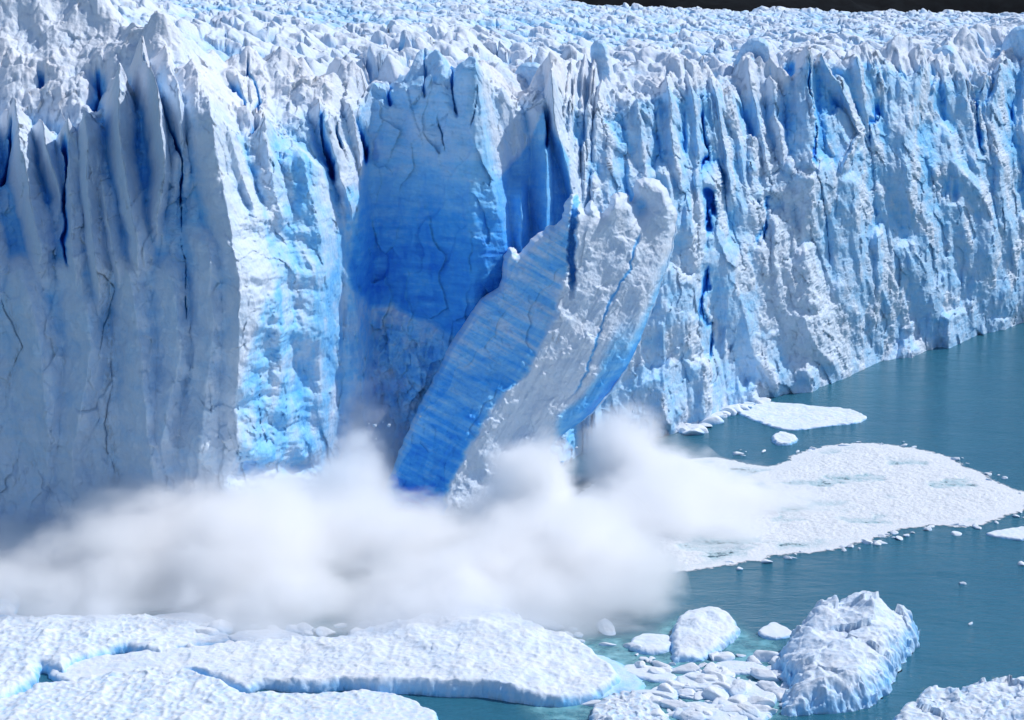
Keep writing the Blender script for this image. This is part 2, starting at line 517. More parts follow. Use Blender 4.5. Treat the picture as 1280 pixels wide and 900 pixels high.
# warp the picture of the ridges a little so that edges are never straight
wu = (5.0 + 4.0 * sstep(720, 780, U)) * fbm(GX / 9, GZ / 13, GY / 9, 4, 3) + 1.6 * fbm(GX / 2.2, GZ / 3.0, GY / 3, 3, 9)
wv = 6.0 * fbm(GX / 8, GZ / 8, GY / 9, 3, 13)
Uw, Vw = U + wu, V + wv
tent = np.zeros_like(U)
for amp, wl, wr, fade, pts in RIDGES:
    c0 = (pts[0][0] + pts[-1][0]) / 2
    sel = np.where((xs > min(p[0] for p in pts) - wl - 20) & (xs < max(p[0] for p in pts) + wr + 20))[0]
    if len(sel) == 0: continue
    s = slice(sel[0], sel[-1] + 1)
    u, v = Uw[:, s], Vw[:, s]
    d = u - polyline_x(pts, v)
    h = np.where(d < 0, 1 + d / wl, 1 - d / wr)
    y0, y1 = pts[0][1], pts[-1][1]
    env = sstep(y0 - 16, y0 + 14, v) * (1 - sstep(y1 - 0.3 * fade, y1 + fade, v))
    contrib = amp * (1.55 if (pts[0][0] < 215 and pts[0][1] < 260) else 1.1 if pts[0][0] > 735 else 1.05) * np.clip(h, 0, 1) * env
    tent[:, s] = np.maximum(tent[:, s], contrib)
# random background ridges for what was not traced
zone_right = sstep(700, 760, U)
along = GX * 0.62 + GY * 0.62
wa = 1.5 * fbm(GX / 7, GZ / 10, GY / 9, 3, 21) + 0.5 * fbm(GX / 2, GZ / 2.5, GY / 2, 3, 22)
wz = 3.0 * fbm(GX / 6, GZ / 6, GY / 9, 3, 23)
zz_ = GZ + 0.5 * GD
tA = tentcells((along + 1.5 * wa) / (8.0 + 4.5 * zone_right), (zz_ + wz) / 22.0, 5, wl=(0.5, 1.2), wr=(0.3, 0.9), lean=0.7)
tB = tentcells((along + wa) / 4.6 + 5, (zz_ + wz) / 10.0, 6, lean=0.5)
tC = tentcells((along + 0.7 * wa) / 1.7 + 9, (zz_ + wz) / 5.0, 8, lean=0.4)
rand_r = np.maximum(tA, (0.42 - 0.18 * zone_right) * tB + 0.6 * tA) + 0.06 * tC * (0.4 + 1.2 * sstep(-0.2, 0.4, fbm(GX / 9, GZ / 9, GY / 9, 2, 24)))
amp_r = (2.2 + 5.8 * zone_right) * sstep(0.15, 0.6, T + zone_right * 0.55)
amp_r = np.where(T > 1.0, amp_r * 1.1 + 1.4 * (0.4 + 0.6 * zone_right), amp_r)
wm = 9 * fbm(GX / 5, GZ / 5, GY / 9, 4, 25)
alc = sstep(-6, 12, poly_sdf(U + wm * 0.4, V + wm, [(458,92),(600,92),(640,260),(655,420),(575,432),(520,402),(490,386),(462,392),(430,350),(445,220)]))
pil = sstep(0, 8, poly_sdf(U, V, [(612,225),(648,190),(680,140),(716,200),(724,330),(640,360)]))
flat_left = sstep(0, 40, poly_sdf(U, V, [(-200,330),(60,340),(130,350),(180,330),(225,250),(232,130),(262,175),(290,290),(315,370),(300,480),(290,720),(-200,720)]))
amp_r = amp_r * (1 - 0.9 * alc) * (1 - 0.85 * pil) * (1 - 0.45 * flat_left)
D = np.maximum(tent, 0) + rand_r * amp_r * (1 - (0.4 + 0.45 * zone_right) * sstep(0.5, 3.5, tent))
# medium facets: chipped faces
Db = blur(D, 5)
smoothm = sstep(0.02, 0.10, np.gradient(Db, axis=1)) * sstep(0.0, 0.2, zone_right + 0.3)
q1 = worley(GX / 3.3 + 0.3 * fbm(GX / 3, GZ / 4, GY / 3, 2, 31), GZ / 6.5 + GY / 6, 11)
facet = (q1[2] - 0.5) * 1.0 + (q1[3] * (q1[2] - 0.5) * 3.0) + q1[4] * ((q1[2] * 7.3) % 1 - 0.5) * 2.0
q2 = worley(GX / 1.3 + 0.3 * fbm(GX / 2, GZ / 2, GY / 2, 2, 41), GZ / 2.2 + GY / 3, 17)
facet2 = (q2[2] - 0.5) * 0.5 + (q2[3] * (q2[2] - 0.5) * 1.6)
rough_amt = (0.85 + 0.25 * zone_right) * (1 - 0.75 * alc) * (1 - 0.6 * pil) * (1 - 0.25 * flat_left) * (1 - 0.6 * smoothm)
D = D + facet * rough_amt * 0.7 + facet2 * rough_amt * 0.7
D = D + fbm(GX / 16, GZ / 16, GY / 16, 3, 51) * (1.6) * (1 - 0.5 * alc)
# ledges of alcove strata
D = D + alc * (0.40 * fbm(GX / 7, (GZ + 0.18 * GX) / 1.3, GY / 9, 4, 57) + 0.9 * fbm(GX / 4, GZ / 7, GY / 9, 3, 56) + 0.5 * facet)
D = D + flat_left * (1.9 * fbm((GX + 0.35 * GZ) / 7, GZ / 17, GY / 6, 5, 58) + 1.0 * np.abs(fbm((GX - 0.5 * GZ) / 11, (GZ + 0.5 * GX) / 14, GY / 9, 3, 60)) * 2 + 0.8 * ridged((GX + 0.3 * GZ) / 9, GZ / 26, GY / 9, 3, 59) * sstep(0.6, 0.2, T))
cre = np.zeros_like(U)
Uc, Vc = U + 0.8 * wu, V + 0.4 * wv
for dep, hw, pts in CREV:
    if pts[0][0] > 735: dep, hw = dep * 0.6, hw * 1.5
    sel = np.where((xs > min(p[0] for p in pts) - hw * 3 - 8) & (xs < max(p[0] for p in pts) + hw * 3 + 8))[0]
    if len(sel) == 0: continue
    s = slice(sel[0], sel[-1] + 1)
    u, v = Uc[:, s] + 1.0 * wu[:, s], Vc[:, s]
    d = np.abs(u - polyline_x(pts, v)) / hw
    y0, y1 = pts[0][1], pts[-1][1]
    env = sstep(y0 - 6, y0 + 10, v) * (1 - sstep(y1 - 12, y1 + 6, v))
    vary = 0.55 + 0.6 * fbm(GX[:, s] / 3, GZ[:, s] / 3, None, 2, 27)
    cre[:, s] = np.maximum(cre[:, s], dep * env * (0.75 * (1 - sstep(0.1, 1.0, d / np.clip(vary, 0.25, 1.3))) + 0.4 * (1 - sstep(0, 1, d / max(3.5, 14 / hw)))))
D = D - cre
deb = sstep(445, 462, U) * (1 - sstep(700, 730, U)) * np.clip((V - (384 + 0.25 * np.abs(U - 490) + wm)) / 150, 0, 1.3)
D = D + deb * 7.0 + sstep(0, 0.3, deb) * (1.7 * ridged(GX / 3.2, GZ / 3, GY / 3, 5, 84, 0.6) + 1.2 * facet + facet2)
# direction: toward the camera horizontally, with an upward share near the crest so that fins end in pinnacles
upw = sstep(0.80, 1.05, T) * (1 - 0.25 * sstep(1.2, 2.0, T))
hx, hy = -GX, -GY
hl = np.sqrt(hx * hx + hy * hy); hx /= hl; hy /= hl
fw = 1 - 0.55 * sstep(1.0, 1.6, T)
PX = GX + hx * D * fw; PY = GY + hy * D * fw
PZ = GZ + (D - 1.2) * upw * 0.75
# jagged crest line
jag = ridged(GX / 7, GY / 14, None, 4, 61) * (0.7 + 0.9 * zone_right) * upw * (1 - 0.5 * sstep(1.3, 2, T))
PZ = PZ + jag
sw = sstep(1.02, 1.7, T) * (0.35 + 0.65 * np.clip(zone_right + sstep(300, 420, U) + sstep(1.6, 2.0, T), 0, 1))
PZ = PZ + sw * (serac_height(PX, PY) - 3.0)
endf = sstep(2.05, 2.5, T)
PZ = PZ * 1.0 - 3 * endf
P = np.stack([PX, PY, PZ], -1)
# fine crumble along the true normal
N = mesh_normals(P)
N *= np.where((N[..., 1:2] > 0.3) & (T[..., None] < 1.2), -1, 1) 
flip = np.sign((N * np.stack([-GX, -GY, np.full_like(GX, 25.0)], -1)).sum(-1))[..., None]
N = N * np.where(flip == 0, 1, flip)
x3, y3, z3 = P[..., 0], P[..., 1], P[..., 2]
rghA = (0.32 + 0.36 * zone_right * sstep(0, 0.3, 1.5 - T)) * (1 - 0.7 * alc) * (1 - 0.55 * pil) * (1 + 0.15 * flat_left)
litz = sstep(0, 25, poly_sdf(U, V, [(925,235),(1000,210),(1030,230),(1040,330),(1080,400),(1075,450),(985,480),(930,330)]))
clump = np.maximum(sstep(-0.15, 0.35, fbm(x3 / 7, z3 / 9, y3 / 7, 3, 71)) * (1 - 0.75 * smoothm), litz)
rough_top = 1 - 0.6 * sstep(1.0, 1.25, T) * (1 - zone_right)
fine = ridged(x3 / 2.6, z3 / 3.0, y3 / 2.6, 5, 73, 0.6) * 0.45 + 0.5 * (worley(x3 / 1.5 + 0.4 * fbm(x3, z3, y3, 2, 74), z3 / 1.9 + y3 / 3, 75)[2] - 0.5)
fine2 = fbm(x3 / 0.8, z3 / 0.9, y3 / 0.8, 3, 79, 0.6) * 0.35
P = P + N * ((fine * (0.25 + 0.75 * clump) + fine2 * (0.2 + 0.8 * clump)) * rghA * rough_top)[..., None]

# how blue: crevasse depth, fresh scars, shade tone on the right wall's left-facing flanks
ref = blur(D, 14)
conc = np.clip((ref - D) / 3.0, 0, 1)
low = 1 - sstep(0.0, 2.5, tent + rand_r * amp_r)
top_clean = 1 - sstep(1.0, 1.5, T)
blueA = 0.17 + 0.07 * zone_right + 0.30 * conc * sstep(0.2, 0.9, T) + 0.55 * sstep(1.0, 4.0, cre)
blueA += 0.27 * sstep(0, 0.3, deb) + 0.30 * sstep(0, 0.3, deb) * fbm(GX / 2.5, GZ / 2.5, GY / 3, 4, 83)
blueA += zone_right * (0.10 * (1 - clump) - 0.06 * clump) * sstep(1.5, 1.0, T)  # smooth shaded flanks bluer, sunlit crumble whiter: light and shade put into the colour
blueA += 0.16 * low * sstep(0.5, 0.9, T) * (0.3 + 0.7 * top_clean)
blueA -= 0.13 * sstep(1.0, 1.3, T)
alc_b = alc * (0.36 + 0.42 * sstep(170, 330, V))
flank = sstep(-6, 22, poly_sdf(U + 1.5 * wu, V + wv, [(318,165),(350,160),(400,200),(446,290),(462,430),(430,600),(286,600),(286,480),(300,430),(322,370),(345,320),(335,250)]))
flank_b = flank * (0.31 + 0.25 * fbm(GX / 5, GZ / 8, GY / 5, 3, 81) + 0.1)
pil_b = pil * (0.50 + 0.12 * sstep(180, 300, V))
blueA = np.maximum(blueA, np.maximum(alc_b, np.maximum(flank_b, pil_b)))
blueA = blueA + 0.05 * flat_left
apr = sstep(-4, 10, poly_sdf(U + 0.5 * wm, V + 0.5 * wm, [(426,230),(452,215),(470,380),(560,400),(700,400),(700,680),(420,680),(428,420)]))
blueA = np.maximum(blueA, apr * (0.40 + 0.22 * fbm(GX / 2, GZ / 2, GY / 2, 4, 85)))
dirtA = 0.40 * sstep(0.85, 1.2, T) * sstep(-0.1, 0.5, fbm(GX / 8, GY / 8, GZ / 8, 3, 91))
for pts, w in (([(118,60),(128,160),(124,330)], 6), ([(128,330),(136,420),(136,520),(144,600)], 15), ([(10,370),(24,430),(8,480)], 8), ([(880,380),(886,430),(876,500)], 9), ([(60,560),(20,600)], 10)):
    d = np.abs(U - polyline_x(pts, V) + wu)
    env = sstep(pts[0][1] - 20, pts[0][1] + 10, V) * (1 - sstep(pts[-1][1] - 10, pts[-1][1] + 20, V))
    dirtA = np.maximum(dirtA, 0.75 * env * (1 - sstep(0, w, d)))
dirtA = np.maximum(dirtA, 0.10) * (1 - 0.95 * np.maximum(sstep(0, 0.3, deb), apr))

glacier = empty('glacier', (0, 330, 0))
tag(glacier, 'huge crevassed glacier with a sheer blue-white ice cliff rising from the lake', 'glacier')

def split_strip(name, c0, c1, label):
    s = slice(c0, c1)
    Ps = P[:, s]
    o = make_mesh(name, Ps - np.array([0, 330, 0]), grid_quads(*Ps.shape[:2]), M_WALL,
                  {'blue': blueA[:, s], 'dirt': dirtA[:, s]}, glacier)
    if label: o['label'] = label
    return o
ci = lambda px: int(np.searchsorted(xs, px))
c1, c2, c3 = ci(452), ci(606), ci(728)
split_strip('ice_buttress', 0, c1 + 1, 'massive pale buttress of the cliff with dirty cracks')
split_strip('ice_alcove', c1, c2 + 1, 'deep blue scar left by the broken slab')
split_strip('ice_pillar', c2, c3 + 1, 'shaded blue pillar beside the deep blue scar')
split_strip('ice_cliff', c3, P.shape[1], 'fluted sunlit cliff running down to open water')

# ------------------------------------------------------------------ crevassed plateau behind the front
NX, NY = 1300, 620
fx = np.linspace(-190, 1470, NX)
y0f = np.interp(fx, xs, Y0 + DS)[None]
FXP = np.repeat(fx[None], NY, 0)
FY = (y0f + 0) * (1150 / (y0f + 0)) ** np.linspace(0, 1, NY)[:, None]
zsf = np.interp(fx, xs, blur(Zs[None].repeat(3, 0), 12)[1])[None]
farz = np.interp(fx, [-200, 500, 700, 745, 900, 1280, 1500], [66.5, 64.0, 60.0, 57.5, 54.0, 52.5, 52.5])[None]
wfar = np.clip((FY - y0f) / (1150 - y0f), 0, 1) ** 0.8
base = (zsf - 3.2) * (1 - wfar) + (farz - 2.0) * wfar
base = base + 2.0 * sstep(700, 1100, FY) * 0
FX = (FXP - CX) / FPX * (FY * CP + 15 * SP)
hgt = serac_height(FX, FY)
gp_ = gaps(FX, FY)
FZ = base + hgt - gp_ * 2.6 - 6.0 * (1 - sstep(0, 12, FY - y0f))
# one side of each tooth is steeper
FXd = FX - 0.30 * (hgt - 2)
valley = 1 - sstep(1.5, 5.0, hgt)
fb = 0.12 + 0.25 * gp_ + 0.22 * valley + 0.10 * sstep(0.1, 0.7, fbm(FX / 7, FY / 12, None, 3, 113)) 
fd = 0.12 + 0.45 * sstep(0.15, 0.7, fbm(FX / 20, FY / 30, None, 4, 115)) * sstep(0.0, 0.5, fbm(FX / 3, FY / 5, None, 2, 117))
PF = np.stack([FXd, FY - 330, FZ], -1)
o = make_mesh('crevassed_plateau', PF, grid_quads(NY, NX), M_WALL, {'blue': fb, 'dirt': fd}, glacier)
o['label'] = 'jagged field of small seracs stretching back from the cliff top'

def place(u, v, Y):
    X, Z = on_y(u, v, Y); return np.stack([X, Y, Z], -1)

# ------------------------------------------------------------------ slabs cut to an outline seen from the front
def outline_grid(poly, step):
    """grid over the polygon; returns u,v (snapped to the outline), sdf, index map, quads"""
    p = np.asarray(poly, float)
    u0, v0 = p.min(0) - step * 1.5; u1, v1 = p.max(0) + step * 1.5
    uu, vv = np.meshgrid(np.arange(u0, u1, step), np.arange(v0, v1, step))
    s = poly_sdf(uu, vv, poly)
    gy, gx = np.gradient(s, step)
    gl = np.sqrt(gx * gx + gy * gy) + 1e-9
    keep = s > 0
    cell = keep[:-1, :-1] | keep[1:, :-1] | keep[:-1, 1:] | keep[1:, 1:]
    # snap outside vertices onto the outline
    outm = ~keep
    su = np.where(outm, uu - gx / gl * s, uu); sv = np.where(outm, vv - gy / gl * s, vv)
    s = np.where(outm, 0, s)
    used = np.zeros(s.shape, bool)
    for a in (slice(None, -1), slice(1, None)):
        for b in (slice(None, -1), slice(1, None)):
            used[a, b] |= cell
    idx = -np.ones(s.shape, np.int32); idx[used] = np.arange(used.sum())
    r, c = np.nonzero(cell)
    Q = np.stack([idx[r, c], idx[r, c + 1], idx[r + 1, c + 1], idx[r + 1, c]], -1)
    return su, sv, s, used, idx, Q

def two_sided(front, back, s, used, Q):
    """join a front and a back sheet along the outline (s==0)"""
    nf = int(used.sum())
    rim = (s[used] <= 0)
    bi = np.arange(nf) + nf
    bi[rim] = np.arange(nf)[rim]
    Vv = np.concatenate([front[used], back[used]])
    Q2 = bi[Q][:, ::-1]
    return Vv, np.concatenate([Q, Q2])

# ---- single seracs that stand out along the cliff top
M_SER = M_WALL
for pts, back_, th_k, lab in (
    ([(738,64),(745,50),(757,53),(765,80),(770,112),(768,135),(744,135),(742,95)], 26, 4, 'thin blue-sided blade of ice standing behind the cliff edge'),
    ([(917,84),(923,66),(934,51),(950,47),(964,56),(972,75),(980,104),(982,114),(925,114),(923,104)], 25, 6, 'big rounded hood of ice with a dark hollow side'),
    ([(1148,118),(1158,80),(1172,60),(1190,58),(1206,82),(1216,125),(1216,150),(1150,150)], 24, 8, 'broad serac on the ridge, the lower of the twin humps'),
    ([(1188,84),(1194,52),(1207,35),(1222,34),(1237,56),(1250,92),(1250,120),(1190,120)], 40, 8, 'tall rounded serac on the ridge, the upper of the twin humps'),
    ([(620,126),(636,106),(648,84),(660,78),(676,80),(692,94),(704,124),(704,140),(622,140)], 24, 6, 'wide hollowed serac behind the blue pillar'),
    ([(1242,116),(1248,70),(1262,40),(1284,32),(1302,50),(1310,140),(1244,140)], 20, 8, 'steep fin of ice at the far end of the ridge')):
    bp_ = smooth_poly(pts, 8)
    bp_ = bp_ + 1.6 * np.stack([fbm(bp_[:, 0] / 7, bp_[:, 1] / 7, None, 3, 241), fbm(bp_[:, 0] / 7, bp_[:, 1] / 7, None, 3, 242)], -1)
    su, sv, s, used, idx, Q = outline_grid(bp_, 0.8)
    cxm = np.mean([q[0] for q in pts]); Yc = float(np.interp(cxm, xs, Y0)) + back_
    kx = Yc / 2600.0
    wid = bp_[:, 0].max() - bp_[:, 0].min()
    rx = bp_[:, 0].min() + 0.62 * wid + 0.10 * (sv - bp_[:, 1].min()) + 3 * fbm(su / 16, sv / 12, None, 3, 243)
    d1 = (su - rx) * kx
    Yf = Yc + 0.75 * np.maximum(-d1, 0) + 1.3 * np.maximum(d1, 0) - 0.5 * fbm(su * kx / 2, sv * kx / 3, None, 4, 245) * 1.2 - 0.25 * ridged(su * kx / 1.2, sv * kx / 1.5, None, 3, 246)
    Yf = Yf - (sv - bp_[:, 1].min()) * kx * 0.35
    hol = 0
    if 'hood' in lab:
        hol = np.exp(-(((su - 944) / 9) ** 2 + ((sv - 96) / 22) ** 2)); Yf = Yf + 4.5 * hol
    Yr = Yc + th_k + 0.5 * fbm(su * kx / 2, sv * kx / 2, None, 2, 247)
    e_ = sstep(0, 6, s) ** 0.5; mid = np.maximum(0.5 * (Yf + Yr), Yf)
    Vb, Qb = two_sided(place(su, sv, mid + (Yf - mid) * e_) , place(su, sv, mid + (np.maximum(Yr, Yf + 1) - mid) * e_), s, used, Q)
    n = int(used.sum())
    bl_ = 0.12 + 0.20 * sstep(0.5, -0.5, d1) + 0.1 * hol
    dark_ = 0.2 + 0.6 * hol + 0 * su  # even speckle, made darker inside the hood's hollow
    o = make_mesh('serac', Vb - np.array([0, 330, 0]), Qb, M_WALL, {'blue': np.concatenate([bl_[used], np.full(n, .2)]), 'dirt': np.concatenate([dark_[used], np.full(n, .1)])}, glacier)
    o['label'] = lab

# ---- the falling block
BLOCK = [(458,668),(470,640),(492,582),(505,550),(524,508),(542,472),(565,426),(583,401),(601,373),(622,360),(627,342),(629,325),(633,311),(642,308),(650,316),(664,300),(684,284),(702,272),
 (706,254),(718,243),(726,247),(730,262),(738,248),(746,262),(752,266),(762,258),(766,243),(776,240),(784,243),(790,252),(793,232),(800,223),(816,222),(830,232),(838,250),
 (846,268),(846,285),(840,316),(829,350),(815,388),(800,425),(783,462),(762,494),(736,520),(708,540),(690,556),(682,590),(668,640),(650,700),(560,720),(475,712)]
bp_ = smooth_poly(BLOCK, 6)
bp_ = bp_ + (2.2 + 2.0 * (bp_[:, 1:2] < 330)) * np.stack([fbm(bp_[:, 0] / 9, bp_[:, 1] / 9, None, 3, 231), fbm(bp_[:, 0] / 9, bp_[:, 1] / 9, None, 3, 232)], -1)
su, sv, s, used, idx, Q = outline_grid(bp_, 0.8)
axd = np.array([0.50, -0.866])                                  # along the slab in the picture
# ridge between the shaded and the sunlit face
rx = np.interp(sv, [222,262,309,344,411,462,492,549,605,720], [722,722,718,712,690,664,632,592,566,540])
cx2 = np.interp(sv, [222,262,300,350,400,450,500,540,560,720], [850,850,834,816,798,776,742,700,690,720])  # crease to the blue underside
rxw = rx + 9 * fbm(su / 34, sv / 34, None, 5, 201)
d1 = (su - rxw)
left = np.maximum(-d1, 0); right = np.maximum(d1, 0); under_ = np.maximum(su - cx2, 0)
Yb = 289 + (700 - sv) * 0.050
dep = 0.060 * left + 0.050 * right + 0.16 * under_
nz_ = 4.0 * fbm(su / 14, sv / 10, None, 4, 217)
notch = np.exp(-((su + nz_ - np.interp(sv, [240, 300, 380], [722, 714, 716])) / 4.0) ** 4) * sstep(235, 250, sv) * (1 - sstep(340, 385, sv))
notch2 = np.exp(-((su + 0.9 * nz_ - np.interp(sv, [270, 300, 336, 370, 405, 470, 492, 519], [806, 796, 787, 766, 753, 731, 718, 684])) / 2.2) ** 2) * sstep(285, 300, sv) * (1 - sstep(470, 520, sv))
scoop = np.exp(-(((su - 800) / 13) ** 2 + ((sv - 258) / 17) ** 2))
knob = np.exp(-(((su - 768) / 9) ** 2 + ((sv - 258) / 16) ** 2)) + np.exp(-(((su - 716) / 8) ** 2 + ((sv - 262) / 18) ** 2)) + 0.8 * np.exp(-(((su - 832) / 8) ** 2 + ((sv - 256) / 22) ** 2)) + 0.6*np.exp(-(((su - 785) / 6) ** 2 + ((sv - 256) / 14) ** 2))
bx = su * 0.115; bz = sv * 0.115
al = bx * axd[0] + bz * axd[1]; ac = bx * axd[1] - bz * axd[0]      # along / across
rough = 0.45 * fbm(ac / 2.2, al / 9, None, 4, 203) + 0.9 * fbm(bx / 9, bz / 9, None, 3, 205)
wq = worley(ac / 3.2 + 0.4 * fbm(bx / 4, bz / 4, None, 2, 207), al / 7.0, 41)
rough += 0.32 * ((wq[2] - 0.5) + wq[3] * (wq[2] - 0.5) * 2.2)
rough += 0.10 * ridged(bx / 1.0, bz / 1.0, None, 3, 209) + 0.22 * fbm(ac / 0.8, al / 7, None, 4, 219) + 0.4 * sstep(0.25, 0.6, fbm(bx / 2.5, bz / 2.5, None, 3, 221))
bev = 1.8 * np.exp(-s / 5.0)
Yf = Yb + dep + 3.0 * notch + 0.45 * notch2 + 3.0 * scoop - 2.0 * knob - rough + bev
Yr = Yb + 13 + 0.06 * left - 0.02 * right - bev * 1.0 + 0.8 * fbm(bx / 5, bz / 5, None, 3, 211)
edge0 = sstep(0, 7, s) ** 0.5
mid = 0.5 * (Yf + Yr)
Yf2 = mid + (Yf - mid) * edge0; Yr2 = mid + (Yr - mid) * edge0
Fp = place(su, sv, Yf2); Rp = place(su, sv, Yr2)
Vb, Qb = two_sided(Fp, Rp, s, used, Q)
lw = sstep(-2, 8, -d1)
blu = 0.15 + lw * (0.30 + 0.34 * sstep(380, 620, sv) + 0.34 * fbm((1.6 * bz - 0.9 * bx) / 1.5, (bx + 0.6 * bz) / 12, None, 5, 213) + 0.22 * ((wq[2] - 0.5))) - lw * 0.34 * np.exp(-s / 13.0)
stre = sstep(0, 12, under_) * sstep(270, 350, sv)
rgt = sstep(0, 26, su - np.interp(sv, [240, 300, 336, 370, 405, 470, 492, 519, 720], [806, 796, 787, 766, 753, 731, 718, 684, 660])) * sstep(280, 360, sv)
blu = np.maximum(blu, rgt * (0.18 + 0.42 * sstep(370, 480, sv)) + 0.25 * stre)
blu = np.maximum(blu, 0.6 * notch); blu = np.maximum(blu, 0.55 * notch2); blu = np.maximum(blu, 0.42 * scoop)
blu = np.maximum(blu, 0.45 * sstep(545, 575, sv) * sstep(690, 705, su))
drt = 0.04 + 0.16 * (1 - lw) * sstep(0.0, 0.6, fbm(ac / 1.5, al / 8, None, 4, 215)) + 0.9 * np.exp(-(((su - 694) / 7) ** 2 + ((sv - 424) / 11) ** 2))
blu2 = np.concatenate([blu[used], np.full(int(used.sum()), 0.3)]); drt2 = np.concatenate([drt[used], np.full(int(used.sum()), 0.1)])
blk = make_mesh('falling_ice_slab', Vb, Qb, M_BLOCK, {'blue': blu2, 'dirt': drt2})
tag(blk, 'huge leaning slab of ice toppling from the glacier into the spray', 'ice block')

# ------------------------------------------------------------------ things floating on the lake: heightfields with thickness
def floe(name, outline, ctrl, label, cat, group=None, step=0.16, z_out=0.0, edge_w=1.2, rough=1.0, scallop=0.35, below=1.2,
         blue=0.06, edge_blue=0.45, dirt=0.06, seed=0, idw=2.0, flare=0.6, peak_noise=0.0, mat=None, hscale=0.62):
    p = np.array([on_z(x, y, z_out) for x, y in outline])
    p = smooth_poly(p, 6)
    # ragged outline
    tdir = np.roll(p, -1, 0) - np.roll(p, 1, 0); tdir /= np.linalg.norm(tdir, axis=1)[:, None] + 1e-9
    nn = np.stack([tdir[:, 1], -tdir[:, 0]], -1)
    p = p + nn * (0.22 * edge_w * fbm(p[:, 0] / 1.3, p[:, 1] / 1.3, None, 3, seed + 300))[:, None]
    x, y, s, used, idx, Q = outline_grid(p, step)
    cs = np.array([(*on_z(a, b, z * 0.4), z * hscale) for a, b, z in ctrl])
    wsum = 0; zsum = 0
    for cx_, cy_, cz_ in cs:
        d2 = (x - cx_) ** 2 + ((y - cy_) * 0.8) ** 2 + 0.4
        w = 1 / d2 ** (idw / 2); wsum = wsum + w; zsum = zsum + w * cz_
    h = zsum / wsum
    fq = worley(x / 4.2 + 0.3 * fbm(x / 2, y / 2, None, 2, seed + 302), y / 5.0, seed + 303)
    h = h + peak_noise * h * 1.1 * ((fq[2] - 0.5) + fq[3] * (fq[2] - 0.5) * 2.5 + fq[4] * ((fq[2] * 5.7) % 1 - 0.5) * 2.0) * 0.8
    if peak_noise:
        h = h * (1 + 0.45 * peak_noise * ridged(x / 4.5, y / 6.0, None, 2, seed + 310))
    wn = s + 0.25 * edge_w * fbm(x / 1.1, y / 1.1, None, 3, seed + 320)
    prof = np.clip(wn / edge_w, 0, 1); prof = 1 - (1 - prof) ** 2.6
    # scalloped melt surface
    wl = worley(x / 0.75 + 0.2 * fbm(x, y, None, 2, seed + 1), y / 1.0, seed + 7)
    wl2 = worley(x / 2.6, y / 3.4, seed + 9)
    tex = scallop * (np.minimum(wl[0], 0.75) ** 2 - 0.2) * 0.55 + scallop * (np.minimum(wl2[0], 0.8) ** 2 - 0.25) * 0.7 + 0.30 * rough * fbm(x / 2.6, y / 3.4, None, 3, seed + 330, 0.4)
    tex += 0.05 * rough * fbm(x / 0.5, y / 0.6, None, 2, seed + 340)
    z = h * prof + tex * prof * np.clip(h / 1.2, 0.25, 1)
    z = np.where(s <= 0, -0.15, z)
    # small horizontal push so that the sides are not straight extrusions
    px_ = x + 0.30 * rough * fbm(x / 1.5, y / 1.5, z / 1.0, 3, seed + 350) * (s > 0)
    py_ = y + 0.30 * rough * fbm(x / 1.5 + 9, y / 1.5, z / 1.0, 3, seed + 360) * (s > 0)
    top = np.stack([px_, py_, z], -1)
    c0 = p.mean(0)
    k = 1 + 0.0 * s
    bot = np.stack([x, y, -below * sstep(0, 2.0, s) - 0.15], -1)
    Vv, QQ = two_sided(top, bot, s, used, Q)
    c3_ = np.array([c0[0], c0[1], 0.0])
    gz = np.abs(np.gradient(z, axis=0)) + np.abs(np.gradient(z, axis=1))
    steep = np.clip(gz / step / 2.0, 0, 1)
    edge_blue = min(edge_blue, 0.45) * 0.6
    bl = blue + edge_blue * (1 - sstep(0.35, 0.95, prof)) * 0.7 + edge_blue * 0.35 * steep + 0.18 * (1 - sstep(0.25, 0.5, wl[0])) * scallop
    bl = np.clip(bl, 0, 1)
    n = int(used.sum())
    o = make_mesh(name, Vv - c3_, QQ, mat or M_FLOE, {'blue': np.concatenate([bl[used], np.full(n, 0.5)]), 'dirt': np.concatenate([np.full(n, dirt), np.full(n, 0.0)])})
    o.location = c3_
    tag(o, label, cat, group)
    return o

G1 = 'bergs and floes drifting in the foreground'
floe('ice_floe', [(-60,905),(-60,800),(-20,786),(60,780),(130,778),(190,776),(250,782),(286,792),(284,804),(232,812),(200,826),(160,816),(128,826),(96,836),(80,848),(52,842),(48,856),(26,872),(0,888),(-30,905)],
     [(0,800,2.4),(60,800,2.6),(120,795,2.4),(160,800,2.2),(220,796,1.2),(270,797,0.5),(0,850,2.4),(-40,850,2.6)],
     'ice floe with a fluted blue rim beyond a narrow dark channel', 'ice floe', G1, seed=11, scallop=0.6, edge_w=1.3)
floe('ice_floe', [(60,842),(110,826),(200,818),(280,812),(350,806),(430,806),(470,796),(520,788),(560,772),(600,768),(640,780),(668,800),(720,812),(745,826),(775,850),(760,868),(732,880),(690,884),(640,878),(600,872),(560,872),(520,868),(470,868),(430,864),(400,866),(360,866),(330,862),(306,868),(276,856),(240,846),(210,858),(150,862),(90,862)],
     [(120,838,0.8),(200,826,1.2),(280,824,1.3),(360,824,1.5),(300,845,1.6),(420,840,2.2),(480,822,2.6),(540,800,3.6),(600,786,4.6),(636,800,4.2),(580,830,3.4),(520,842,2.8),(640,838,3.4),(690,838,2.6),(740,842,1.6),(700,860,1.8),(600,852,3.2)],
     'broad white floe with a rounded hump and a blue undercut front edge', 'ice floe', G1, seed=21, scallop=0.32, edge_w=0.9, edge_blue=0.5, step=0.15)
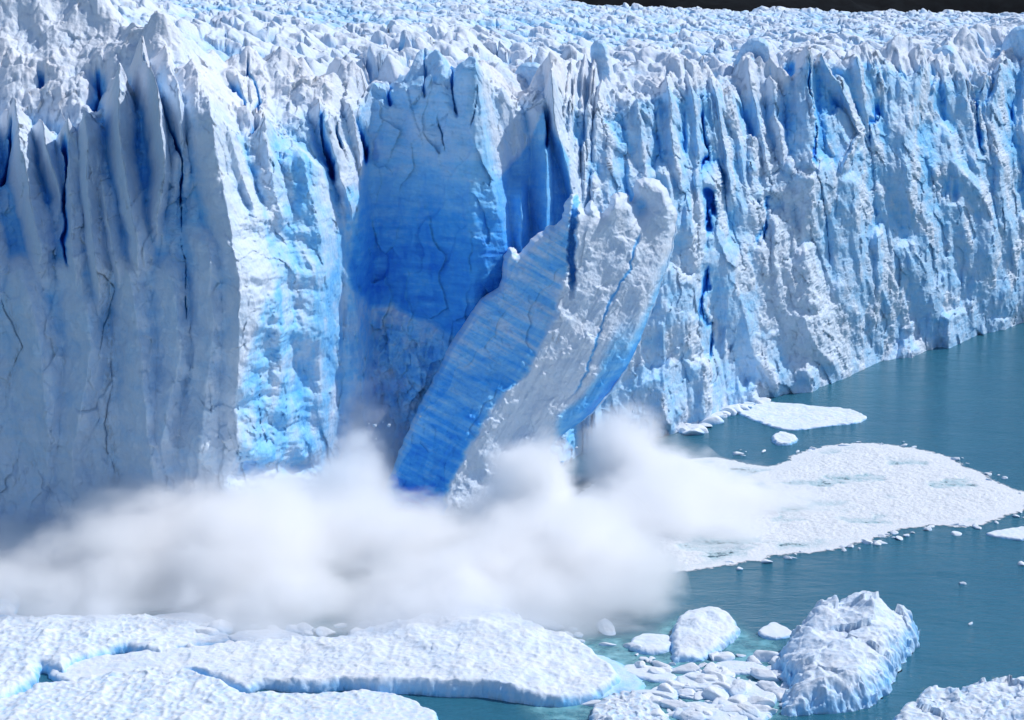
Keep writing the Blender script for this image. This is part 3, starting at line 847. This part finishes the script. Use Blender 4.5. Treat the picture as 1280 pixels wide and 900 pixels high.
floe('ice_floe', [(-60,925),(-60,880),(0,880),(40,866),(90,856),(150,846),(210,842),(270,856),(310,872),(350,872),(400,872),(470,868),(510,876),(540,890),(548,900),(540,925),(300,940)],
     [(0,892,1.4),(60,876,1.6),(130,866,1.6),(200,862,1.7),(250,872,1.6),(300,888,1.5),(380,886,1.2),(460,884,1.1),(520,892,0.7),(200,900,1.8)],
     'bumpy white floe with many melt hollows, in front of the humped floe', 'ice floe', G1, seed=31, scallop=0.8, edge_w=0.8)

world = bpy.data.worlds.new('World'); scene.world = world; world.use_nodes = True
wt = world.node_tree; bg = wt.nodes['Background']
sky = wt.nodes.new('ShaderNodeTexSky'); sky.sky_type = 'NISHITA'; sky.sun_disc = False
SUN_EL, SUN_AZ = math.radians(49), math.radians(64)     # azimuth from +Y towards +X
sky.sun_elevation = SUN_EL; sky.sun_rotation = SUN_AZ
sky.altitude = 200; sky.air_density = 1.0; sky.dust_density = 0.3; sky.ozone_density = 3.0
wt.links.new(sky.outputs[0], bg.inputs['Color']); bg.inputs['Strength'].default_value = 0.138
sl = bpy.data.lights.new('sun', 'SUN'); sl.energy = 3.9; sl.angle = math.radians(0.5); sl.color = (1.0, 0.965, 0.93)
so = bpy.data.objects.new('sun', sl); COL.objects.link(so)
from mathutils import Vector
sd = Vector((math.sin(SUN_AZ) * math.cos(SUN_EL), math.cos(SUN_AZ) * math.cos(SUN_EL), math.sin(SUN_EL)))
so.rotation_euler = sd.to_track_quat('Z', 'Y').to_euler()
so.location = (300, 300, 400)

# ------------------------------------------------------------------ lake
m, t = nt('lake_water'); b = NB(t)
geo = b.n('ShaderNodeNewGeometry').outputs['Position']
bs = b.n('ShaderNodeBsdfPrincipled')
wn = b.noise(b.mapv(geo, (0.02, 0.03, 1)), 1.0, 3, 0.5)
b.l(b.mix(wn, (0.020, 0.125, 0.205), (0.036, 0.170, 0.240)), bs.inputs['Base Color'])
bs.inputs['Roughness'].default_value = 0.12; bs.inputs['IOR'].default_value = 1.33
r1_ = b.noise(b.mapv(geo, (0.45, 1.1, 1), (0, 0, 0.25)), 1.0, 5, 0.6, 0.4)
r2_ = b.noise(b.mapv(geo, (2.2, 4.5, 1), (0, 0, -0.2)), 1.0, 3, 0.6)
bp = b.n('ShaderNodeBump'); bp.inputs['Distance'].default_value = 0.42; bp.inputs['Strength'].default_value = 0.8
r3_ = b.noise(b.mapv(geo, (0.08, 0.16, 1), (0, 0, 0.5)), 1.0, 3, 0.5, 0.6)
b.l(b.math('ADD', b.math('ADD', r1_, b.math('MULTIPLY', r2_, 0.30)), b.math('MULTIPLY', r3_, 2.0)), bp.inputs['Height']); b.l(bp.outputs[0], bs.inputs['Normal'])
b.l(bs.outputs[0], b.n('ShaderNodeOutputMaterial').inputs[0])
M_WATER = m
wgrid = np.array([[-1500, -200, 0], [1500, -200, 0], [1500, 2200, 0], [-1500, 2200, 0]], float)
o = make_mesh('water', wgrid, [[0, 1, 2, 3]], M_WATER)
tag(o, 'teal blue glacial lake water with small ripples', kind='structure')

# ------------------------------------------------------------------ forest hill behind
m, t = nt('dark_forest'); b = NB(t)
geo = b.n('ShaderNodeNewGeometry').outputs['Position']
bs = b.n('ShaderNodeBsdfPrincipled'); bs.inputs['Roughness'].default_value = 1; bs.inputs['Specular IOR Level'].default_value = 0.1
nf = b.noise(geo, 0.12, 6, 0.7)
b.l(b.ramp(nf, [(0.35, (0.002, 0.003, 0.005)), (0.7, (0.006, 0.009, 0.012))]), bs.inputs['Base Color'])
b.l(bs.outputs[0], b.n('ShaderNodeOutputMaterial').inputs[0])
hx_, hy_ = np.meshgrid(np.linspace(-900, 900, 300), np.linspace(1400, 2600, 160))
hz_ = 20 + (hy_ - 1400) * 0.36 + 30 * fbm(hx_ / 300, hy_ / 300, None, 4, 401) + 5 * ridged(hx_ / 14, hy_ / 20, None, 3, 403)
o = make_mesh('forest_hill', np.stack([hx_, hy_, hz_], -1), grid_quads(160, 300), m)
tag(o, 'dark wooded hillside beyond the glacier', kind='structure')


# ------------------------------------------------------------------ more floating ice
floe('iceberg', [(974,848),(968,835),(972,824),(984,812),(1000,800),(1020,786),(1045,778),(1075,772),(1110,778),(1140,790),(1150,800),(1142,818),(1128,832),(1120,848),(1108,868),(1095,882),(1060,890),(1030,892),(1000,894),(976,893),(980,876),(986,862)],
     [(985,826,2.0),(1000,812,3.2),(1012,806,4.0),(1040,792,4.6),(1060,786,4.6),(1092,784,5.8),(1098,778,5.2),(1130,796,3.8),(1140,798,3.0),(1050,820,4.6),(1010,850,3.4),(1030,868,3.6),(1070,856,4.2),(1000,876,2.4),(1100,830,4.4),(1090,862,3.0),(1112,846,2.4),(1060,880,2.2),(985,885,1.4)],
     'large rugged iceberg with a dirty crest standing alone against the open water', 'iceberg', G1, step=0.11, seed=41, scallop=0.30, edge_w=3.4, rough=0.8, peak_noise=0.28, hscale=0.85, blue=0.10, edge_blue=0.40, dirt=0.30)
floe('iceberg', [(1108,925),(1122,896),(1134,886),(1150,880),(1168,872),(1180,880),(1200,874),(1225,868),(1260,866),(1300,868),(1340,874),(1340,930),(1200,940)],
     [(1140,884,1.6),(1170,872,3.0),(1188,884,2.0),(1215,872,2.6),(1235,866,3.0),(1270,868,2.8),(1180,900,2.4),(1240,900,3.0),(1300,890,3.0),(1120,905,1.0)],
     'knobbly iceberg cut off by the corner of the view', 'iceberg', G1, step=0.11, seed=43, scallop=0.7, edge_w=1.3, rough=1.3, peak_noise=0.40, dirt=0.2)
floe('iceberg', [(840,826),(838,800),(846,782),(866,774),(890,772),(910,776),(922,786),(924,796),(912,806),(898,816),(880,826),(856,828)],
     [(846,790,2.2),(868,778,3.2),(895,772,3.2),(908,778,2.4),(918,790,1.2),(880,800,2.2),(850,815,1.4),(880,820,0.8)],
     'white wedge of ice with a bright blue hollow, drifting beside the edge of the mist', 'iceberg', G1, step=0.1, seed=45, scallop=0.15, edge_w=1.1, rough=1.0, edge_blue=0.8)
floe('ice_floe', [(650,850),(690,824),(740,818),(775,830),(800,844),(806,858),(798,868),(770,868),(745,874),(700,872),(660,866)],
     [(700,840,0.7),(750,832,0.8),(785,850,0.5),(740,860,0.6)],
     'low smooth pale blue tongue of ice beside the humped white floe', 'ice floe', G1, step=0.14, seed=47, scallop=0.1, edge_w=1.6, rough=0.4, blue=0.28, edge_blue=0.2)
floe('iceberg', [(742,920),(742,890),(752,880),(770,876),(790,876),(812,882),(830,892),(838,905),(820,925)],
     [(756,884,1.4),(780,880,2.0),(810,890,1.4),(780,905,1.8)],
     'small greyish pitted berg beside the low pale blue tongue', 'iceberg', G1, step=0.1, seed=49, scallop=0.9, edge_w=0.8, rough=1.6, dirt=0.55)
G2 = 'slender floes in the brash'
for k, (pts, hz, sd_, lab) in enumerate([
    ([(872,836),(900,824),(950,828),(976,838),(970,846),(930,846),(890,846)], 0.5, 51, 'thin flat floe in the brash, nearest the lone rugged iceberg'),
    ([(826,852),(850,838),(890,842),(940,852),(982,862),(986,876),(950,882),(900,868),(850,866)], 0.9, 52, 'long ridged floe running diagonally through the brash'),
    ([(762,838),(790,828),(830,836),(856,848),(838,858),(800,852)], 0.6, 53, 'narrow white floe between the pale blue tongue and the brash'),
    ([(836,882),(870,874),(910,884),(950,898),(930,915),(870,906),(830,898)], 0.8, 54, 'rounded floe at the lower border of the brash'),
    ([(880,874),(915,872),(950,884),(975,896),(950,910),(905,892)], 0.9, 55, 'pale square-shouldered floe beneath the lone rugged iceberg'),
    ([(925,868),(950,860),(975,868),(972,884),(945,886)], 0.7, 56, 'small floe tucked against the lone rugged iceberg'),
    ([(778,806),(800,792),(836,794),(850,806),(836,820),(800,822)], 1.0, 57, 'snow-covered lump of ice at the mist edge, left of the white wedge'),
    ([(800,868),(822,856),(852,866),(850,878),(818,880)], 0.6, 58, 'small floe right of the pale blue tongue')]):
    cxm = sum(p[0] for p in pts) / len(pts); cym = sum(p[1] for p in pts) / len(pts)
    pts = [(cxm + (a_ - cxm) * 0.80, cym + (b_ - cym) * 0.76) for a_, b_ in pts]
    floe('ice_floe', pts, [(cxm, cym, hz), (pts[1][0], pts[1][1], hz * 0.8), (pts[4][0], pts[4][1], hz * 0.7)], lab, 'ice floe', G2, step=0.1, seed=sd_, scallop=0.25, edge_w=0.6, rough=1.0, edge_blue=0.35, blue=0.10)
floe('ice_floe', [(948,793),(955,785),(968,781),(985,787),(992,793),(980,799),(960,800)], [(965,787,0.8),(980,791,0.5)],
     'small oval floe alone between the white wedge and the rugged iceberg', 'ice floe', G1, step=0.07, seed=61, scallop=0.2, edge_w=0.5)
floe('ice_floe', [(918,514),(940,506),(980,505),(1020,509),(1060,513),(1082,521),(1074,529),(1040,533),(1000,538),(975,537),(945,527)],
     [(930,513,0.5),(1000,512,0.7),(1055,516,0.6),(1000,528,0.5),(960,522,0.5)],
     'flat raft of snowy brash off the foot of the sunlit cliff', 'ice floe', G2, step=0.16, seed=63, scallop=0.5, edge_w=0.5, rough=1.6)
floe('ice_floe', [(964,549),(972,543),(985,543),(998,550),(990,556),(972,557)], [(980,547,0.9)],
     'tiny white floe between the flat snowy raft and the big foam slick', 'ice floe', G2, step=0.1, seed=65, scallop=0.4, edge_w=0.6, rough=1.4)
floe('ice_floe', [(1232,668),(1250,664),(1275,660),(1300,662),(1310,672),(1280,676),(1250,673)], [(1270,666,0.5),(1290,668,0.4)],
     'thin floe just off the tip of the foam slick', 'ice floe', G2, step=0.1, seed=67, scallop=0.4, edge_w=0.4, rough=1.2)
floe('iceberg', [(-40,790),(-40,745),(-10,738),(14,744),(26,756),(20,770),(34,780),(10,792)], [(-10,745,2.0),(10,752,1.6),(0,775,1.2)],
     'broken white ice lump at the foot of the pale buttress, half in mist', 'iceberg', G1, step=0.12, seed=69, scallop=0.6, edge_w=0.9, rough=1.8, edge_blue=0.5)
floe('ice_floe', [(165,780),(190,772),(235,768),(265,774),(288,786),(270,796),(230,800),(190,792)], [(200,778,0.7),(240,776,0.7),(270,788,0.5)],
     'flat floe fading into the mist behind the channel', 'ice floe', G1, step=0.12, seed=71, scallop=0.3, edge_w=0.6)
floe('ice_floe', [(283,800),(300,792),(340,790),(372,794),(380,802),(350,808),(310,810)], [(330,797,0.7)],
     'small flat floe under the mist, behind the humped white floe', 'ice floe', G1, step=0.12, seed=73, scallop=0.3, edge_w=0.5)

m, t = nt('milky_meltwater'); b = NB(t)
geo = b.n('ShaderNodeNewGeometry').outputs['Position']
ea = b.n('ShaderNodeAttribute', attribute_name='edge').outputs['Fac']
bs = b.n('ShaderNodeBsdfPrincipled'); bs.inputs['Roughness'].default_value = 0.15; bs.inputs['IOR'].default_value = 1.33
b.l(b.ramp(b.noise(geo, 0.8, 5, 0.65), [(0.35, (0.10, 0.33, 0.40)), (0.7, (0.28, 0.58, 0.64))]), bs.inputs['Base Color'])
tr = b.n('ShaderNodeBsdfTransparent'); mx = b.n('ShaderNodeMixShader')
b.l(b.math('MULTIPLY', ea, b.ramp(b.noise(geo, 0.35, 5, 0.6), [(0.30, 0.15), (0.6, 1.0)]), clamp=True), mx.inputs[0]); b.l(tr.outputs[0], mx.inputs[1]); b.l(bs.outputs[0], mx.inputs[2])
b.l(mx.outputs[0], b.n('ShaderNodeOutputMaterial').inputs[0])
MP = smooth_poly([on_z(a_, b_) for a_, b_ in [(640,880),(700,800),(790,790),(850,765),(910,762),(950,790),(985,800),(1000,850),(985,905),(900,915),(700,910)]], 6)
x, y, s_, used, idx, Q = outline_grid(MP, 0.4)
o = make_mesh('milky_meltwater', np.stack([x, y, 0 * x + 0.006], -1)[used], Q, m, {'edge': sstep(0, 3.0, s_)[used]})
tag(o, 'milky turquoise water between the crowded floes', kind='stuff')

# loose chunks: a few shapes, copied
def chunk(name, seed, sx, sy, sz):
    n = 22
    th, ph = np.meshgrid(np.linspace(0, 2 * np.pi, 2 * n, endpoint=False), np.linspace(0.02, np.pi - 0.02, n))
    d = np.stack([np.sin(ph) * np.cos(th), np.sin(ph) * np.sin(th), np.cos(ph)], -1)
    # cut by random planes: angular ice
    rr = np.ones(th.shape)
    r2 = np.random.default_rng(seed)
    for _ in range(11):
        nv = r2.normal(size=3); nv /= np.linalg.norm(nv)
        c = (d * nv).sum(-1)
        rr = np.minimum(rr, np.where(c > 0.05, r2.uniform(0.5, 0.9) / np.maximum(c, 0.05), 9))
    rr = rr + 0.06 * fbm(d[..., 0] * 2.5 + seed, d[..., 1] * 2.5, d[..., 2] * 2.5, 3, seed)
    Pp = d * rr[..., None] * np.array([sx, sy, sz]); Pp[..., 2] += 0.15 * sz
    i = np.arange(n * 2 * n).reshape(n, 2 * n); j = np.roll(i, -1, 1)
    Qs = np.stack([i[:-1], i[1:], j[1:], j[:-1]], -1).reshape(-1, 4)
    bl = np.clip(0.30 - Pp[..., 2] / sz * 0.35, 0.05, 0.5)
    return make_mesh(name, Pp, Qs, M_FLOE, {'blue': bl, 'dirt': np.full(bl.shape, 0.1)})
protos = [chunk('ice_chunk', 500 + k, 0.5, 0.42, 0.28) for k in range(5)]
used_p = [False] * 5
def drop(px, py, sc, lab, grp):
    k = random.randrange(5)
    o = protos[k]
    if used_p[k]:
        o = o.copy(); COL.objects.link(o)
    used_p[k] = True
    x, y = on_z(px, py)
    o.location = (x, y, 0.0); o.rotation_euler = (random.uniform(-.2, .2), random.uniform(-.2, .2), random.uniform(0, 6.28))
    e = random.uniform(0.8, 1.5); o.scale = (sc * e, sc / e, sc * random.uniform(0.6, 1.1))
    tag(o, lab, 'ice chunk', grp)
inside = lambda u, v, poly: poly_sdf(np.array([float(u)]), np.array([float(v)]), poly)[0] > 0
AREA = [(780,800),(850,826),(880,822),(905,812),(930,820),(968,824),(985,845),(985,900),(800,905),(740,880),(820,870),(800,835)]
n_ = 0
while n_ < 200:
    u, v = random.uniform(740, 985), random.uniform(800, 902)
    if inside(u, v, AREA):
        drop(u, v, random.choice([0.6, 0.8, 1.0, 1.3, 1.8, 2.4, 3.0, 3.6]), 'small pale ice chunk in the crowded brash between floes and rugged iceberg', 'ice chunks crowded in the brash'); n_ += 1
for u, v, sc, lab in ((1203, 730, 1.2, 'tiny white ice bit alone on open water below the foam slick'), (1213, 780, 0.7, 'faint tiny ice bit on open water above the lone rugged iceberg'), (1276, 705, 1.6, 'white ice bit on open water under the thin floe near the slick tip'),
                  (1195, 668, 1.8, 'small ice lump at the lower rim of the foam slick'), (1222, 660, 1.6, 'rounded ice lump at the rim of the foam slick near its tip')):
    drop(u, v, sc, lab, 'scattered ice bits on open water')
n_ = 0
while n_ < 60:
    u = random.uniform(845, 962); v = random.uniform(498, 544)
    if inside(u, v, [(846,542),(862,522),(900,508),(950,499),(962,502),(925,514),(890,528),(866,544)]):
        drop(u, v, random.choice([1.2, 1.8, 2.6, 3.6, 4.4]), 'fallen ice chunk heaped at the waterline of the sunlit cliff', 'fallen ice at the foot of the cliff'); n_ += 1

n_ = 0
while n_ < 60:
    u = random.uniform(200, 760); v = random.uniform(782, 812)
    if v < 812 - 30 * max(0, 1 - abs(u - 590) / 150): 
        drop(u, v, random.choice([1.0, 1.5, 2.0, 3.0, 4.0]), 'ice chunk half lost in the lower edge of the mist bank', 'ice chunks along the lower edge of the mist'); n_ += 1
for _ in range(70):
    k_ = random.random()
    ed = [(830,716),(915,709),(1000,694),(1066,684),(1110,672),(1175,660),(1240,655),(1290,640),(1262,606),(1205,578),(1140,557),(1060,555),(992,566),(900,570)]
    j_ = random.randrange(len(ed) - 1); a_, b_ = ed[j_], ed[j_ + 1]
    drop(a_[0] + (b_[0] - a_[0]) * k_ + random.gauss(0, 6), a_[1] + (b_[1] - a_[1]) * k_ + random.gauss(0, 3), random.choice([0.5, 0.7, 0.9, 1.2, 1.6]), 'crumb of ice at the ragged rim of the foam slick', 'ice crumbs round the foam slick')
# fragments in the air round the slab
frag = chunk('flying_ice_fragment', 777, 0.35, 0.3, 0.3)
fc = 0
for (cu, cv, su_, sv_, Yc, nn_) in ((470, 540, 26, 20, 303, 7), (690, 585, 24, 24, 285, 8), (790, 500, 26, 24, 314, 6)):
    for _ in range(nn_):
        o = frag if fc == 0 else frag.copy()
        if fc: COL.objects.link(o)
        fc += 1
        Yq = Yc - random.uniform(0, 6); u = random.gauss(cu, su_); v = random.gauss(cv, sv_)
        X_, Z_ = on_y(u, v, Yq)
        o.location = (X_, Yq, max(Z_, 1.0)); e = random.choice([0.3, 0.4, 0.6, 0.9]); o.scale = (e, e, e * 1.2); o.rotation_euler = (random.uniform(0, 3), random.uniform(0, 3), 0)
        tag(o, 'small ice fragment flung into the air around the falling slab', 'ice fragment', 'ice fragments thrown up by the fall')

# ------------------------------------------------------------------ foam and brash slick thrown out by the fall
SLICK = [(700,640),(760,590),(840,575),(900,572),(960,582),(992,568),(1040,556),(1090,553),(1140,559),(1180,568),(1205,580),(1238,596),(1262,608),(1285,616),(1290,636),(1262,646),(1230,656),(1205,660),(1175,658),(1130,662),(1108,672),(1066,682),(1030,690),(980,696),(950,702),(915,707),(880,712),(830,716),(740,712),(690,690)]
p = np.array([on_z(x, y) for x, y in SLICK]); p = smooth_poly(p, 10)
tdir = np.roll(p, -1, 0) - np.roll(p, 1, 0); tdir /= np.linalg.norm(tdir, axis=1)[:, None]
nn = np.stack([tdir[:, 1], -tdir[:, 0]], -1)
p = p + nn * (1.1 * fbm(p[:, 0] / 2.5, p[:, 1] / 4.0, None, 4, 601))[:, None]
x, y, s_, used, idx, Q = outline_grid(p, 0.17)
fl = fbm(x / 9 + 0.5 * fbm(x / 5, y / 5, None, 2, 603), y / 9, None, 5, 605)
lump = 0.16 * ridged(x / 0.9, y / 1.4, None, 3, 607) + 0.22 * fbm(x / 3, y / 4.5, None, 3, 609)
thin = sstep(0.10, 0.50, fl) * sstep(1.0, 5.0, s_)
z = (0.14 + 0.8 * lump) * sstep(0, 6.0, s_) * (1 - 0.8 * thin) + 0.02
z = np.maximum(z, 0.012)
m, t = nt('foam_slush'); b = NB(t)
geo = b.n('ShaderNodeNewGeometry').outputs['Position']
th_ = b.n('ShaderNodeAttribute', attribute_name='thin').outputs['Fac']
bs = b.n('ShaderNodeBsdfPrincipled'); bs.inputs['Roughness'].default_value = 0.6
nf = b.noise(b.mapv(geo, (1.2, 0.6, 1)), 1.0, 6, 0.7)
kk = b.math('MULTIPLY', th_, b.ramp(nf, [(0.35, 0.25), (0.65, 1.0)]), clamp=True)
sp = b.noise(geo, 4.0, 3, 0.6)
wht = b.ramp(sp, [(0.3, (0.56, 0.64, 0.69)), (0.6, (0.78, 0.79, 0.82))])
b.l(b.mix(b.math('MULTIPLY', kk, 0.9), wht, (0.16, 0.40, 0.47)), bs.inputs['Base Color'])
bp = b.n('ShaderNodeBump'); bp.inputs['Distance'].default_value = 0.25; bp.inputs['Strength'].default_value = 0.6
b.l(b.noise(geo, 2.2, 6, 0.7), bp.inputs['Height']); b.l(bp.outputs[0], bs.inputs['Normal'])
tr = b.n('ShaderNodeBsdfTransparent'); mx = b.n('ShaderNodeMixShader')
ea = b.n('ShaderNodeAttribute', attribute_name='edge').outputs['Fac']
cov = b.noise(b.mapv(geo, (1.0, 0.8, 1)), 0.9, 7, 0.72)
cv = b.math('SUBTRACT', b.math('ADD', b.math('MULTIPLY', ea, 1.0), cov), b.math('MULTIPLY', th_, 0.62))
b.l(b.ramp(cv, [(0.50, 0.0), (0.66, 1.0)]), mx.inputs[0]); b.l(tr.outputs[0], mx.inputs[1]); b.l(bs.outputs[0], mx.inputs[2])
b.l(mx.outputs[0], b.n('ShaderNodeOutputMaterial').inputs[0])
i2 = idx; Vv = np.stack([x, y, z], -1)[used]
o = make_mesh('foam_slick', Vv, Q, m, {'thin': thin[used], 'edge': (0.62 * sstep(0, 2.0, s_) + 0.13 * sstep(2, 9, s_))[used]})
tag(o, 'broad slick of white foam and crushed ice spreading over the lake', kind='stuff')

# ------------------------------------------------------------------ spray and mist
def wx_at(px, Y): return (px - CX) / FPX * (Y * CP + 70 * SP)
BL = [ # px, Y, z, rx, ry, rz, weight
 (-60, 266, 0, 17, 26, 7, 1.4), (60, 264, 0, 15, 28, 8, 1.5), (180, 266, 1, 16, 28, 12, 1.6), (290, 262, 1, 16, 26, 13, 1.6),
 (100, 250, 0, 16, 18, 7, 1.1), (330, 248, 0, 20, 20, 8, 1.3), (560, 246, 0, 20, 20, 8, 1.4), (720, 248, 0, 13, 17, 8, 1.2),
 (370, 254, 0, 10, 18, 6, 1.1), (445, 311, 3, 12, 8, 18, 1.1), (325, 286, 1, 8, 9, 11, 1.2), (545, 252, 0, 14, 20, 6, 1.1), (640, 256, 0, 14, 25, 10, 1.4),
 (725, 260, 0, 12, 24, 12, 1.5), (785, 254, 0, 8, 17, 9, 1.2), (820, 288, 1, 11, 17, 8, 1.2), (905, 298, 0, 15, 13, 6, 1.1), (960, 296, 0, 13, 8, 3, 0.7), (870, 282, 0, 12, 12, 5, 0.9), (782, 312, 2, 9, 8, 12, 1.5), (815, 306, 0, 12, 9, 9, 1.3), (840, 310, 0, 10, 8, 7, 1.3), (470, 315, 3, 8, 7, 13, 1.3), (664, 280, 3, 8, 8, 13, 2.2), (612, 278, 0, 7, 8, 9, 1.5), (436, 286, 1, 8, 9, 15, 1.4), (405, 268, 0, 11, 16, 8, 1.2), (495, 268, 0, 16, 17, 9.5, 1.4), (400, 276, 0, 14, 14, 11, 1.2),
]
BLw = [(wx_at(a_, Y_), Y_, z_, rx_, ry_, rz_, w_) for a_, Y_, z_, rx_, ry_, rz_, w_ in BL]
gx_, gy_ = np.meshgrid(np.arange(-105, 60, 1.6), np.arange(222, 332, 1.6))
foot = np.full(gx_.shape, -9.0); topz = np.zeros(gx_.shape)
for X_, Y_, z_, rx_, ry_, rz_, w_ in BLw:
    q = 1.12 - ((gx_ - X_) / rx_) ** 2 - ((gy_ - Y_) / ry_) ** 2
    foot = np.maximum(foot, q)
    topz = np.maximum(topz, np.where(q > 0, z_ + rz_ * np.sqrt(np.clip(q, 0, 2)), 0))
keep = foot > 0.02
cell = keep[:-1, :-1] | keep[1:, :-1] | keep[:-1, 1:] | keep[1:, 1:]
used = np.zeros(foot.shape, bool)
for a_ in (slice(None, -1), slice(1, None)):
    for b_ in (slice(None, -1), slice(1, None)): used[a_, b_] |= cell
idx = -np.ones(foot.shape, np.int32); idx[used] = np.arange(used.sum())
r_, c_ = np.nonzero(cell)
Q = np.stack([idx[r_, c_], idx[r_, c_ + 1], idx[r_ + 1, c_ + 1], idx[r_ + 1, c_]], -1)
rim_s = np.where(keep, 1.0, 0.0)
front = np.stack([gx_, gy_, np.where(keep, np.maximum(topz, 0.6), 0.05)], -1); back = np.stack([gx_, gy_, np.full(gx_.shape, 0.05)], -1)
Vv, QQ = two_sided(front, back, rim_s, used, Q)
m, t = nt('mist_volume'); b = NB(t)
geo = b.n('ShaderNodeNewGeometry').outputs['Position']
wn_ = b.n('ShaderNodeTexNoise'); wn_.inputs['Scale'].default_value = 0.12; wn_.inputs['Detail'].default_value = 4; wn_.inputs['Roughness'].default_value = 0.55
b.l(geo, wn_.inputs['Vector'])
va = b.n('ShaderNodeVectorMath', operation='MULTIPLY_ADD'); b.l(wn_.outputs['Color'], va.inputs[0]); va.inputs[1].default_value = (11, 11, 8); va.inputs[2].default_value = (-5.5, -5.5, -4)
vb = b.n('ShaderNodeVectorMath', operation='ADD'); b.l(geo, vb.inputs[0]); b.l(va.outputs[0], vb.inputs[1])
acc = None
for X_, Y_, z_, rx_, ry_, rz_, w_ in BLw:
    v = b.mapv(vb.outputs[0], (1 / rx_, 1 / ry_, 1 / rz_), loc=(-X_ / rx_, -Y_ / ry_, -z_ / rz_))
    ln = b.n('ShaderNodeVectorMath', operation='LENGTH'); b.l(v, ln.inputs[0])
    q = b.math('MULTIPLY_ADD', ln.outputs['Value'], -w_, w_)
    acc = q if acc is None else b.math('SMOOTH_MAX', acc, q, 0.25)
nl = b.noise(b.mapv(geo, (0.62, 1.0, 1.25), (0, 0.5, 0)), 0.19, 7, 0.66, 0.5)
q = b.math('ADD', acc, b.math('MULTIPLY', b.math('SUBTRACT', nl, 0.5), 1.45))
q = b.math('MULTIPLY', b.math('SUBTRACT', q, 0.0), 0.95, clamp=True)
q = b.math('POWER', q, 1.8)
vol = b.n('ShaderNodeVolumePrincipled')
vol.inputs['Color'].default_value = (0.992, 0.992, 0.993, 1)
vol.inputs['Anisotropy'].default_value = 0.1
b.l(b.math('MULTIPLY', q, 1.0), vol.inputs['Density'])
b.l(vol.outputs[0], b.n('ShaderNodeOutputMaterial').inputs['Volume'])
o = make_mesh('mist', Vv, QQ, m)
tag(o, 'dense bank of white spray and ice mist rising from the impact', kind='stuff')

# ------------------------------------------------------------------ render settings
vs = scene.view_settings
vs.view_transform = 'Standard'; vs.look = 'None'; vs.exposure = -0.08; vs.gamma = 1.0; vs.use_curve_mapping = False
scene.render.engine = 'CYCLES'
cy = scene.cycles
cy.use_denoising = True
try: cy.denoiser = 'OPENIMAGEDENOISE'
except Exception: pass
cy.volume_step_rate = 0.35; cy.volume_max_steps = 160; cy.max_bounces = 26; cy.diffuse_bounces = 4; cy.glossy_bounces = 3; cy.transmission_bounces = 3; cy.volume_bounces = 22; cy.transparent_max_bounces = 8
cy.use_adaptive_sampling = True; cy.adaptive_threshold = 0.02
